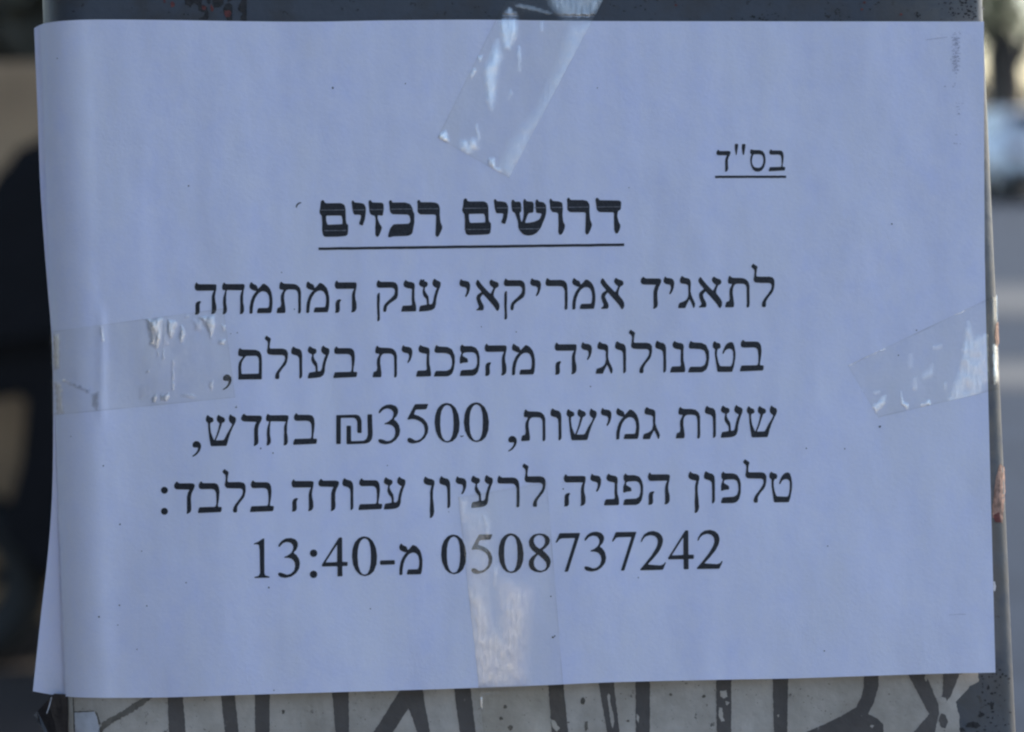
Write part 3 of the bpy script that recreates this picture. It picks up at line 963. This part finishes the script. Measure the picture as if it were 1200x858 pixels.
specks = Ink()
for x, y, r in ((67, 68.5, 1), (390, 103, 1.7), (475, 98, 1), (221, 218, 1.2), (330, 319.5, 1), (278, 390, 1), (270.5, 391, 0.8), (1045, 262.5, 1.4), (945, 525.5, 1.3), (1031, 500, 2.0), (990, 526, 1),
                (121, 546, 1.2), (83, 511.5, 0.8), (140.5, 614.5, 1.4), (116, 723, 1.5), (140, 709.5, 1.3), (172, 710, 1.2), (138, 732.5, 1), (160.5, 761, 1), (166, 646, 0.9), (218, 683, 1.0), (434, 713.5, 1.1), (315, 688.5, 1.5),
                (321, 809, 1), (692, 453, 1), (966, 763, 1.2), (970, 640, 1.0), (645.5, 699, 1.2), (648, 747, 1.8), (650, 745.5, 1.3), (454, 545.5, 0.9), (1053, 416.5, 1.1), (1074, 387, 1.1), (564, 383, 0.9), (276, 477.5, 0.8),
                (526, 600, 0.7), (700, 103, 0.9), (737, 220, 0.8), (605, 389, 0.9), (660, 573, 1.3), (345, 362.5, 1), (748, 677, 1.1), (540, 511, 1.0), (277, 476, .7), (305.5, 525.5, 1.3), (320, 531, 1.2), (277, 477.5, 1)):
    r *= 0.8
    specks.poly([[(x + r * random.uniform(0.6, 1.1) * math.cos(i * 0.785), y + r * random.uniform(0.6, 1.1) * math.sin(i * 0.785)) for i in range(8)]])
specks.poly([[(346.5, 243), (347.5, 239.5), (350, 237.5), (353, 237), (353, 238), (350.5, 239), (348.5, 241), (347.8, 243.4)]])
specks.poly([[(540, 511.5), (543, 510.3), (543.5, 511.2), (540.5, 512.4)]])
tag(specks.build('toner_specks', 'scattered black specks of toner and dirt'), kind='stuff')
sc = Ink()
rs = random.Random(3)
for cx, cy, w, h, k in ((1119, 49, 4, 8, 60), (1119, 73, 4, 11, 95), (1121, 124, 3, 4, 8), (1122, 134, 2, 2, 5), (1117, 101, 1.5, 2, 4), (1107, 101, 1, 1, 2), (1121, 168, 3, .6, 5), (1120, 158, 1, 1, 2)):
    for _ in range(k):
        x, y = rs.gauss(cx, w * .6), rs.gauss(cy, h * .6)
        l, t = rs.uniform(0.8, 3.2), rs.uniform(0.3, 0.8)
        sc.poly([[(x, y), (x + l, y - rs.uniform(-.3, .6)), (x + l, y + t), (x, y + t)]], INK_OFF * rs.uniform(0.8, 1.2))
sc.poly([[(1112, 720.5), (1121, 719.5), (1132, 719.6), (1132, 720.3), (1121, 720.2), (1112, 721.0)]])
sc.poly([[(1085, 46.6), (1100, 44.4), (1110, 43.2), (1110, 43.8), (1100, 45.1), (1085, 47.2)]])
tag(sc.build('scuff_marks', 'faint grey scuff marks near the upper right corner', SCUFF), kind='stuff')

# ------------------------------------------------------------------ clear tapes
TGROUP = 'strips of clear tape holding the notice'


def soft_in(poly, x, y, soft):
    """1 inside a polygon, fading to 0 over «soft» pixels outside its outline"""
    ins = False
    dmin = 1e9
    n = len(poly)
    for i in range(n):
        x0, y0 = poly[i]
        x1, y1 = poly[(i + 1) % n]
        if (y0 > y) != (y1 > y) and x < (x1 - x0) * (y - y0) / (y1 - y0) + x0:
            ins = not ins
        dx, dy = x1 - x0, y1 - y0
        L = dx * dx + dy * dy
        t = 0 if L == 0 else max(0, min(1, ((x - x0) * dx + (y - y0) * dy) / L))
        dmin = min(dmin, math.hypot(x - x0 - t * dx, y - y0 - t * dy))
    if ins:
        return min(1.0, 0.5 + dmin / soft * 0.5)
    return max(0.0, 0.5 - dmin / soft * 0.5)


def under_depth(px, py):
    """the surface a tape lies on: the notice, else the cabinet"""
    v = on_panel(px, py, 0.0)
    dp = v.y
    if 20 < px < 1180:
        tp, bt = spline_at(TOP, max(38, min(1153, px))), spline_at(BOT, max(38, min(1167, px)))
        lf, rt = spline_at(LEFT, max(24, min(820, py))), poly_at(RIGHT, py)
        m = min(py - tp, bt - py, px - lf, rt - px)
        w = smoothstep(-6.0, -0.5, m)
        if w > 0:
            return dp * (1 - w) + sheet_depth(px, py) * w
    return dp - P_OFF - 0.0002


def make_tape(label, A, B, Cc, D, na, nb, pockets_glints, loc, jag_start=0.0, jag_end=0.0, base=0.0):
    """corner order: A-B is one torn end, D-C the other; pockets: air pockets and painted glints as (outline, strength, softness) in photograph pixels"""
    verts, faces, fr, gr = [], [], [], []
    for j in range(nb + 1):
        t = j / nb
        for i in range(na + 1):
            s = i / na
            x = (A[0] * (1 - s) + B[0] * s) * (1 - t) + (D[0] * (1 - s) + Cc[0] * s) * t
            y = (A[1] * (1 - s) + B[1] * s) * (1 - t) + (D[1] * (1 - s) + Cc[1] * s) * t
            ux, uy = (A[0] + B[0] - Cc[0] - D[0]) / 2, (A[1] + B[1] - Cc[1] - D[1]) / 2
            L = math.hypot(ux, uy)
            if j == 0 and jag_start:
                q = jag_start * (abs((i * 0.5) % 1 - 0.5) * 2 + 0.6 * noise.noise(Vector((i * 0.4, 0, 3))))
                x += ux / L * q; y += uy / L * q
            if j == nb and jag_end:
                q = jag_end * (abs((i * 0.5) % 1 - 0.5) * 2 + 0.6 * noise.noise(Vector((i * 0.4, 0, 9))))
                x -= ux / L * q; y -= uy / L * q
            f = base
            for poly, st, soft in pockets_glints:
                xs = [p[0] for p in poly]; ys = [p[1] for p in poly]
                if min(xs) - soft < x < max(xs) + soft and min(ys) - soft < y < max(ys) + soft:
                    wx = x + 1.6 * noise.noise(Vector((x * 0.25, y * 0.25, 0)))
                    wy = y + 2.2 * noise.noise(Vector((x * 0.25, y * 0.25, 4)))
                    f = max(f, st * soft_in(poly, wx, wy, soft) * (0.78 + 0.4 * noise.noise(Vector((x * 0.3, y * 0.08, 8)))))
            # trapped air and painted glints share this mask; keep it in range
            f = max(0, min(1, f))
            lift = 0.00022 + 0.00022 * f + 0.00008 * noise.noise(Vector((x * 0.07, y * 0.07, 2)))
            verts.append(p2l(x, y, under_depth(x, y) - lift))
            fr.append(f)
            wpx = math.hypot(A[0] - B[0], A[1] - B[1])
            e = min(s, 1 - s) * wpx
            gr.append(max(0, (1.5 - e) / 1.5) * max(0.0, 0.55 + 0.9 * noise.noise(Vector((x * 0.03, y * 0.03, 6)))) + (0.35 if j in (0, nb) and (jag_start if j == 0 else jag_end) else 0))
    for j in range(nb):
        for i in range(na):
            a = j * (na + 1) + i
            faces.append((a, a + na + 1, a + na + 2, a + 1))
    o = mesh_obj('clear_tape', verts, faces, TAPE, None, smooth=True)
    o.matrix_world = M.copy()
    at = o.data.attributes.new('frost_glint', 'FLOAT', 'POINT')
    at.data.foreach_set('value', fr)
    at = o.data.attributes.new('grime', 'FLOAT', 'POINT')
    at.data.foreach_set('value', gr)
    return tag(o, label, 'tape', TGROUP)


c1 = lambda s: crop(P(s), 500, 0, 3.99)
make_tape('clear tape strip slanting over the top edge of the notice onto the dark metal', (627, -70), (744, -70), (597, 208), (513, 161), 90, 190,
          [(c1('385,40 425,80 420,170 385,230 360,220 340,110'), 0.75, 3), (c1('330,190 350,260 325,360 320,430 305,515 285,470 272,330 300,250'), 0.8, 4),
           (c1('430,215 440,230 438,330 428,335 425,240'), 0.6, 2), (c1('390,420 400,440 385,465'), 0.5, 2), (c1('60,620 90,615 105,660 75,660 55,640'), 0.95, 2),
           (c1('160,660 230,650 240,690 190,720 160,690'), 0.7, 4), (c1('235,580 250,640 245,650 228,600'), .6, 2), (c1('290,740 315,740 320,775 350,800 330,800 290,770'), 0.9, 2),
           (c1('780,100 735,180 640,380 500,620 390,840 345,790 400,680 460,590 520,520 580,400 630,290 680,120'), 0.42, 8),
           (c1('560,-40 840,-40 770,95 640,95 600,40'), 0.42, 6), (c1('240,260 262,262 255,285 240,285'), .7, 2), (c1('200,350 225,320 232,330 210,365'), .7, 2),  # first outline paints reflective haze over the metal
           (c1('420,20 500,35 580,60 575,66 490,44 418,30'), .35, 2), (c1('530,100 548,100 545,150 530,150'), .4, 2), (c1('400,-280 640,-280 600,-60 480,-40'), .3, 10)],
          None, 0, 1.4, 0.0)
c2 = lambda s: crop(P(s), 0, 350, 4)
make_tape('clear tape strip wrapped round the left edge of the notice', (261.5, 361.5), (275, 466), (60, 487), (57.5, 389), 100, 170,
          [(c2('685,95 760,95 755,180 735,235 705,215 700,150'), 0.9, 2.5), (c2('785,95 830,110 800,190 780,160'), 0.8, 2.5), (c2('850,130 870,160 850,210 835,180'), 0.8, 2),
           (c2('930,85 1000,80 1005,120 990,185 965,130'), 0.9, 2), (c2('1030,190 1055,195 1050,215 1025,210'), 0.8, 1.5), (c2('1040,120 1060,130 1045,150'), 0.7, 1.5),
           (c2('690,330 700,350 685,350'), 0.8, 1.2), (c2('710,460 735,450 730,485 712,485'), 0.8, 1.5), (c2('750,455 790,440 790,470 755,480'), 0.8, 1.5),
           (c2('803,290 814,290 817,430 805,430'), 0.55, 1.2), (c2('465,130 480,130 488,200 475,200'), 0.5, 1.5), (c2('430,450 462,440 455,525 435,500'), 0.6, 2),
           (c2('290,385 300,380 418,430 415,442'), 0.6, 1.5), (c2('246,170 272,170 278,330 252,330'), 0.95, 2), (c2('255,390 285,400 295,540 265,540'), 0.8, 2.5),  # last two outlines are glints painted along the wrapped edge
           (c2('760,240 770,240 768,290 762,290'), 0.7, 1.2), (c2('735,240 748,250 740,280'), 0.6, 1.2), (c2('985,385 1000,380 995,430 980,420'), .6, 2), (c2('870,75 885,75 880,90 866,90'), .6, 1.5),
           (c2('850,445 920,455 915,468 850,460'), .5, 2), (c2('600,100 1040,50 1080,440 600,480'), .10, 14), (c2('900,100 960,90 940,160 915,150'), .4, 3), (c2('760,100 785,100 790,220 765,230'), .35, 3), (c2('640,410 700,400 700,470 650,470'), .3, 4)],
          None, 1.2, 0, 0.0)
c3 = lambda s: crop(P(s), 960, 320, 3.9)
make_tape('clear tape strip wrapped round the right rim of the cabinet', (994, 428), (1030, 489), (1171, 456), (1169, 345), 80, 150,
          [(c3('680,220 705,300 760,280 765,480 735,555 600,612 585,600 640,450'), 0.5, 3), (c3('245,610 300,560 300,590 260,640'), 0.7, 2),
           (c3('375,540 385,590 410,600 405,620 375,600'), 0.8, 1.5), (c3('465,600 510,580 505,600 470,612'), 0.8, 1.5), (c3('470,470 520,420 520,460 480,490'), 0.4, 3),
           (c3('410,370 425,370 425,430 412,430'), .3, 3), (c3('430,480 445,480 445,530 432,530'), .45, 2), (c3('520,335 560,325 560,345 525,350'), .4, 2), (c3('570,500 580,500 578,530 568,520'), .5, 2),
           (c3('795,330 850,345 850,490 800,505'), 0.8, 2), (c3('800,100 830,95 832,230 805,215'), 0.5, 3),  # rim glint painted into the mask
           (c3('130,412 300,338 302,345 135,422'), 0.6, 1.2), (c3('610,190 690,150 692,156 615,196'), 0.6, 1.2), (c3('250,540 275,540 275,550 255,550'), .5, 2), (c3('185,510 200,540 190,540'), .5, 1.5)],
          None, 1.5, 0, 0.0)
c4 = lambda s: crop(P(s), 500, 560, 2.88)
make_tape('clear tape strip running straight down over the bottom edge of the notice', (537, 584), (641, 566), (668, 905), (572, 905), 90, 190,
          [(c4('115,70 200,110 205,170 215,300 205,480 300,560 330,690 175,720 150,450 130,200'), 0.24, 6), (c4('142,370 200,420 215,520 300,560 335,690 175,720 150,450'), 0.55, 8), (c4('250,350 345,385 340,440 320,690 250,690 255,470'), 0.5, 10),
           (c4('115,70 138,80 130,150 118,150'), 0.5, 4), (c4('190,120 212,150 205,200 195,190'), 0.5, 3), (c4('165,360 200,420 215,520 200,560 170,540 155,430'), .5, 5),
           (c4('180,545 195,550 190,570 178,568'), .8, 1.5), (c4('225,300 238,300 235,370 228,370'), .4, 3), (c4('178,740 188,740 187,780 182,780'), .9, 1)],
          None, 2.2, 1.2, 0.0)

# torn end of dark tape sticking out at the lower left
flap_px = P('265,105 420,110 425,900 190,900 165,464 150,430 140,432 148,405 125,385 128,378 100,370 112,345 75,305 110,265 160,215 205,165')
fl = [(30 + x / 8, 800 + y / 8) for x, y in flap_px]
fv = [p2l(x, y, 0.0128 + 0.0012 * noise.noise(Vector((x * 0.08, y * 0.08, 0)))) for x, y in fl]
tri = tessellate_polygon([[Vector((v.x, v.z, 0)) for v in fv]])
ff = []
for t in tri:
    t = list(t)
    if ((fv[t[1]] - fv[t[0]]).cross(fv[t[2]] - fv[t[0]])).y > 0: t.reverse()
    ff.append(tuple(t))
flap = mesh_obj('dark_tape', fv, ff, SMOKY)
flap.matrix_world = M.copy()
md = flap.modifiers.new('thickness', 'SOLIDIFY'); md.thickness = 0.0003; md.offset = -1
tag(flap, 'torn dark tape end with a serrated cut, below the notice at its lower left corner', 'tape')
gl_ = mesh_obj('pale_sliver', [p2l(x, y, 0.0118) for x, y in ((54.2, 836), (57.5, 826), (60, 817), (60.8, 817.3), (58.6, 827), (55.2, 836.5))], [(5, 4, 3, 2, 1, 0)], SCRAP, None)  # thin pale sliver lying on the dark tape
gl_.parent = flap

# ------------------------------------------------------------------ background, far out of focus
def ray(px, py, y):
    """world point on the line of sight of a photograph pixel at world distance y"""
    d = M.to_3x3() @ Vector(((px - 600) / F_PX, 1, (429 - py) / F_PX))
    return CAM + d * ((y - CAM.y) / d.y)


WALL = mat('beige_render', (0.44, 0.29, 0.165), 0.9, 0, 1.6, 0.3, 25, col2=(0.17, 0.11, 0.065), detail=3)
wb = bmesh.new()
box_bm(wb, (-3.05, 4.45, 0.72), (5.0, 0.3, 1.44), 0.01)
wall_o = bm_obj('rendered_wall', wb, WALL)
tag(wall_o, 'brownish beige rendered wall, out of focus beyond the left edge of the notice', 'wall')
wall_o.data.update()

# dark scooter in front of the wall
BLACK = mat('black_plastic', (0.004, 0.004, 0.006), 0.6, 0.2, 20, spec=0.15)
RUBBER = mat('tyre_rubber', (0.010, 0.010, 0.010), 0.8, 0.2, 40)
METAL = mat('dull_metal', (0.20, 0.20, 0.21), 0.4, 0.15, 30, metal=0.8)
TAIL = mat('red_lens', (0.10, 0.006, 0.006), 0.25, 0.1, 30)
SY = 3.88
hub = ray(-52, 700, SY); hub.z = 0.225
sc_t = empty('parked_scooter', Matrix.Translation((hub.x, SY, 0)), 'dark parked scooter with a top box, out of focus in front of the beige wall', 'scooter')


def wheel(name, x, r, w, tyre, rim, parent):
    e = bpy.data.objects.new(name, None); link(e, parent); e.location = (x, 0, r)
    b = bmesh.new()
    bmesh.ops.create_circle(b, segments=8, radius=w / 2)
    vs0 = b.verts[:]
    for v in vs0:
        v.co = Vector((r - w / 2 + v.co.x, v.co.y, 0))
    bmesh.ops.spin(b, geom=b.edges[:], cent=(0, 0, 0), axis=(0, 1, 0), angle=2 * math.pi, steps=36, use_merge=True)
    for v in b.verts:
        pass
    # the section lies in XY and is spun about Y
    bm_obj('tyre', b, tyre, e, True)
    b = bmesh.new()
    bmesh.ops.create_cone(b, cap_ends=True, segments=28, radius1=r * 0.30, radius2=r * 0.30, depth=w * 0.8, matrix=Matrix.Rotation(R(90), 4, 'X'))
    for k in range(5):
        a = 2 * math.pi * k / 5
        box_bm(b, (math.cos(a) * r * 0.45, 0, math.sin(a) * r * 0.45), (r * 0.75, w * 0.35, r * 0.13), 0, Matrix.Rotation(-a, 4, 'Y'))
    bm_obj('rim', b, rim, e)
    return e


wheel('wheel', 0.0, 0.225, 0.11, RUBBER, BLACK, sc_t)
wheel('wheel', 1.24, 0.225, 0.11, RUBBER, METAL, sc_t)


def prism(name, prof, w, m, parent, bev=0.03):
    """side profile in x-z, given thickness across y, with rounded edges"""
    b = bmesh.new()
    f = b.faces.new([b.verts.new((x, -w / 2, z)) for x, z in prof])
    r = bmesh.ops.extrude_face_region(b, geom=[f])
    for v in r['geom']:
        if isinstance(v, bmesh.types.BMVert): v.co.y += w
    if bev:
        bmesh.ops.bevel(b, geom=b.edges[:], offset=bev, segments=3, affect='EDGES', clamp_overlap=True)
    return bm_obj(name, b, m, parent)


prism('body', [(0.15, 0.36), (0.20, 0.52), (0.22, 0.68), (-0.14, 0.62), (-0.18, 0.74), (0.20, 0.80), (0.62, 0.76), (0.66, 0.40), (1.0, 0.32), (1.06, 0.30), (1.02, 0.24), (0.42, 0.22), (0.24, 0.26)], 0.30, BLACK, sc_t, 0.012)
prism('leg_shield', [(1.0, 0.30), (1.10, 0.32), (1.02, 0.72), (0.94, 0.95), (0.88, 0.93), (0.94, 0.66)], 0.40, BLACK, sc_t, 0.015)
prism('seat', [(-0.10, 0.79), (0.0, 0.86), (0.25, 0.86), (0.60, 0.80), (0.62, 0.77), (0.2, 0.80)], 0.28, RUBBER, sc_t, 0.012)
prism('top_box', [(0.04, 0.76), (0.06, 0.88), (0.10, 1.0), (0.14, 1.11), (0.198, 1.205), (0.26, 1.26), (0.40, 1.29), (0.55, 1.27), (0.62, 1.15), (0.62, 0.88), (0.5, 0.82)], 0.42, BLACK, sc_t, 0.03)
bx_ = bmesh.new(); box_bm(bx_, (0.0, 0, 0.76), (0.08, 0.22, 0.05), 0.015); tl = bm_obj('tail_light', bx_, TAIL, sc_t); tl.location = (-0.16, 0, -0.06)
bx_ = bmesh.new()
bmesh.ops.create_cone(bx_, cap_ends=True, segments=12, radius1=0.014, radius2=0.014, depth=0.66, matrix=Matrix.Translation((0.90, 0, 1.02)) @ Matrix.Rotation(R(90), 4, 'X'))
bm_obj('handlebar', bx_, METAL, sc_t)
prism('mudguard', [(-0.25, 0.42), (-0.16, 0.47), (0.0, 0.50), (0.0, 0.48), (-0.15, 0.45), (-0.24, 0.40)], 0.13, BLACK, sc_t, 0.004)
bx_ = bmesh.new()
bmesh.ops.create_cone(bx_, cap_ends=True, segments=12, radius1=0.03, radius2=0.025, depth=0.62, matrix=Matrix.Translation((1.12, 0.0, 0.52)) @ Matrix.Rotation(R(-22), 4, 'Y'))
bm_obj('fork', bx_, METAL, sc_t)

# right: street tree, car, hedge
BARK = mat('bark', (0.055, 0.045, 0.038), 0.9, 0.3, 6, 0.6, 30)
LEAF = mat('leaves', (0.07, 0.085, 0.035), 0.6, 0, 1.4, col2=(0.13, 0.13, 0.05))
HEDGE_M = mat('hedge_leaves', (0.09, 0.09, 0.05), 0.7, 0, 0.9, col2=(0.16, 0.14, 0.09))


def tube(b, pts, rads, seg=10):
    rings = []
    for i, p in enumerate(pts):
        d = (pts[min(i + 1, len(pts) - 1)] - pts[max(i - 1, 0)]).normalized()
        q = d.to_track_quat('Z', 'Y')
        rings.append([b.verts.new(p + q @ Vector((rads[i] * math.cos(6.2832 * k / seg), rads[i] * math.sin(6.2832 * k / seg), 0))) for k in range(seg)])
    for a, c in zip(rings, rings[1:]):
        for k in range(seg):
            b.faces.new((a[k], a[(k + 1) % seg], c[(k + 1) % seg], c[k]))
    b.faces.new(rings[0][::-1]); b.faces.new(rings[-1])


def leaves(name, centres_, m, parent, per, size, rng):
    V, Fc = [], []
    for c, rad in centres_:
        for _ in range(per):
            d = Vector((rng.gauss(0, 1), rng.gauss(0, 1), rng.gauss(0, 1))).normalized() * rad * (rng.random() ** 0.4)
            p = c + Vector((d.x, d.y, d.z * 0.75))
            u = Vector((rng.gauss(0, 1), rng.gauss(0, 1), rng.gauss(0, 1))).normalized()
            w = u.orthogonal().normalized()
            s = size * rng.uniform(0.6, 1.4)
            b = len(V)
            V += [p - u * s, p + w * s * 0.45, p + u * s, p - w * s * 0.45]
            Fc.append((b, b + 1, b + 2, b + 3))
    return mesh_obj(name, V, Fc, m, parent)


rng = random.Random(11)
TY = 32.0
tb = ray(1173, 240, TY); tb.z = 0
tree = empty('street_tree', Matrix.Translation(tb), 'dark trunked leafy tree at the far side of the road, blurred', 'tree')
b = bmesh.new()
tube(b, [Vector((0, 0, 0)), Vector((0.02, 0, 1.0)), Vector((0.0, 0, 1.7)), Vector((-0.06, 0, 2.4)), Vector((-0.1, 0, 3.2)), Vector((0.0, 0.1, 4.3))], [0.42, 0.34, 0.31, 0.31, 0.26, 0.12])
tube(b, [Vector((0.0, 0, 1.9)), Vector((0.35, 0, 2.5)), Vector((0.9, 0.2, 3.4)), Vector((1.3, 0.3, 4.2))], [0.13, 0.12, 0.08, 0.03])
tube(b, [Vector((-0.05, 0, 2.2)), Vector((-0.45, 0.1, 2.9)), Vector((-1.0, 0, 3.7))], [0.12, 0.09, 0.03])
bm_obj('trunk', b, BARK, tree, True)
cl_ = [(Vector((rng.uniform(-1.9, 1.5), rng.uniform(-1.5, 1.5), rng.uniform(2.5, 6.0))), rng.uniform(0.4, 0.9)) for _ in range(55)]
leaves('crown', cl_, LEAF, tree, 150, 0.085, rng)

hb = ray(1172, 236, 36.0); hb.z = 0
hedge = empty('hedge', Matrix.Translation(hb), 'low dusty green hedge behind the tree across the road, blurred', 'hedge')
cl_ = [(Vector((rng.uniform(-2.5, 4.0), rng.uniform(-0.5, 0.5), rng.uniform(0.25, 2.1))), 0.5) for _ in range(75)]
leaves('foliage', cl_, HEDGE_M, hedge, 130, 0.06, rng)
b = bmesh.new()
for k in range(12):
    x = -2.4 + k * 0.55
    tube(b, [Vector((x, 0, 0)), Vector((x + 0.05, 0, 0.5)), Vector((x - 0.03, 0.05, 0.9))], [0.03, 0.02, 0.008], 6)
bm_obj('stems', b, BARK, hedge)

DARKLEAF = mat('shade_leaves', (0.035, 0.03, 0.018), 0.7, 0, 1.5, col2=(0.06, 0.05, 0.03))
shrub = empty('shrub', Matrix.Translation((-1.7, 5.2, 0)), 'dark shrub rising above the beige wall, out of focus at the upper left', 'shrub')
cl_ = [(Vector((rng.uniform(-1.3, 1.6), rng.uniform(-0.4, 0.4), rng.uniform(1.2, 2.6))), 0.42) for _ in range(34)]
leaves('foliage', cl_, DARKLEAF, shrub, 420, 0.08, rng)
b = bmesh.new()
for k in range(6):
    x = -1.0 + k * 0.45
    tube(b, [Vector((x * 0.4, 0, 0)), Vector((x * 0.8, 0.05, 0.9)), Vector((x, 0, 2.2))], [0.04, 0.03, 0.008], 7)
bm_obj('stems', b, BARK, shrub)

side = empty('hedge', Matrix.Translation((-1.5, -2.0, 0)), 'added tall dark hedge left of the cabinet, out of view, shading the notice', 'hedge')
HD = mat('added_hedge_leaves', (0.018, 0.022, 0.012), 0.7, 0, 1.5, col2=(0.035, 0.04, 0.02))  # hedge added unseen at the left to block sky light
cl_ = [(Vector((rng.uniform(-0.5, 0.2), rng.uniform(-2.6, 1.9), rng.uniform(0.3, 3.1))), 0.5) for _ in range(70)]
leaves('foliage', cl_, HD, side, 420, 0.075, rng)
b = bmesh.new()
for k in range(8):
    y = -2.4 + k * 0.6
    tube(b, [Vector((-0.2, y, 0)), Vector((-0.15, y + 0.05, 1.4)), Vector((-0.2, y, 2.9))], [0.05, 0.035, 0.01], 7)
bm_obj('stems', b, BARK, side)

# the low sunlit house across the way behind the photographer, seen only as shine in the tape
FACADE = mat('pale_plaster', (0.74, 0.66, 0.58), 0.85, 0, 0.9, 0.2, 20, col2=(0.80, 0.73, 0.65))
hs = empty('house', Matrix.Translation((0.3, -13.0, 0)), 'low pale plastered house behind the photographer, its sunlit front mirrored in the tape', 'house')
b = bmesh.new(); box_bm(b, (0, -2.0, 1.75), (13.0, 4.0, 3.5), 0.03); bm_obj('walls', b, FACADE, hs)
b = bmesh.new(); box_bm(b, (0, -2.0, 3.58), (13.5, 4.5, 0.14), 0.03); bm_obj('roof', b, KERB, hs)
for x in (-4.4, -1.8, 3.6):
    b = bmesh.new(); box_bm(b, (x, 0.0, 1.7), (1.1, 0.1, 1.3), 0.01); w_ = bm_obj('window', b, BLACK, hs)
    mesh_obj('pane', [(x - 0.48, 0.055, 1.12), (x + 0.48, 0.055, 1.12), (x + 0.48, 0.055, 2.28), (x - 0.48, 0.055, 2.28)], [(0, 1, 2, 3)], mat('window_glass', (0.05, 0.06, 0.07), 0.1, 0.1, 3, spec=0.8), w_)
b = bmesh.new(); box_bm(b, (1.2, 0.0, 1.05), (1.0, 0.1, 2.1), 0.01); bm_obj('door', b, BARK, hs)

# car seen from behind
CARP = mat('silver_blue_paint', (0.62, 0.63, 0.65), 0.3, 0.03, 5)
GLASS = mat('car_glass', (0.05, 0.07, 0.10), 0.08, 0.1, 3, spec=0.8)
cb = ray(1176, 236, 29.5)
car = empty('parked_car', Matrix.Translation((cb.x + 0.88, 29.5, -0.006)), 'blurred pale silver blue car parked far down the road at the right edge', 'car')
b = bmesh.new()
prof = [(0.0, 0.32), (-0.02, 0.75), (0.12, 0.98), (0.45, 1.02), (1.0, 1.44), (2.3, 1.48), (3.1, 1.02), (4.1, 0.88), (4.25, 0.6), (4.2, 0.3), (0.2, 0.26)]
f = b.faces.new([b.verts.new((-0.86, y, z)) for y, z in prof])
r = bmesh.ops.extrude_face_region(b, geom=[f])
for v in r['geom']:
    if isinstance(v, bmesh.types.BMVert): v.co.x += 1.72
for v in b.verts:
    if v.co.z > 1.2: v.co.x *= 0.80
bmesh.ops.bevel(b, geom=b.edges[:], offset=0.07, segments=3, affect='EDGES', clamp_overlap=True)
bm_obj('body', b, CARP, car, True)
mesh_obj('rear_window', [(-0.66, 0.55, 1.07), (0.66, 0.55, 1.07), (0.58, 0.96, 1.40), (-0.58, 0.96, 1.40)], [(0, 1, 2, 3)], GLASS, car).location = (0, -0.03, 0.02)
for sgn in (-1, 1):
    mesh_obj('side_window', [(sgn * 0.865, 0.75, 1.05), (sgn * 0.865, 2.85, 1.05), (sgn * 0.73, 2.3, 1.40), (sgn * 0.73, 1.05, 1.40)], [(0, 1, 2, 3)], GLASS, car).location = (sgn * 0.012, 0, 0)
    b = bmesh.new(); box_bm(b, (sgn * 0.70, 0.02, 0.80), (0.22, 0.10, 0.16), 0.02); bm_obj('tail_light', b, TAIL, car)
    for y in (0.75, 3.4):
        b = bmesh.new()
        e = bpy.data.objects.new('wheel', None); link(e, car); e.location = (sgn * 0.76, y, 0.31)
        bmesh.ops.create_cone(b, cap_ends=True, segments=28, radius1=0.31, radius2=0.31, depth=0.20, matrix=Matrix.Rotation(R(90), 4, 'Y'))
        bmesh.ops.bevel(b, geom=b.edges[:], offset=0.02, segments=2, affect='EDGES', clamp_overlap=True)
        bm_obj('tyre', b, RUBBER, e)
        b = bmesh.new()
        bmesh.ops.create_cone(b, cap_ends=True, segments=24, radius1=0.19, radius2=0.17, depth=0.215, matrix=Matrix.Rotation(R(90), 4, 'Y'))
        bm_obj('rim', b, METAL, e)
b = bmesh.new(); box_bm(b, (0, 0.0, 0.42), (1.70, 0.16, 0.20), 0.05); bm_obj('bumper', b, BLACK, car)
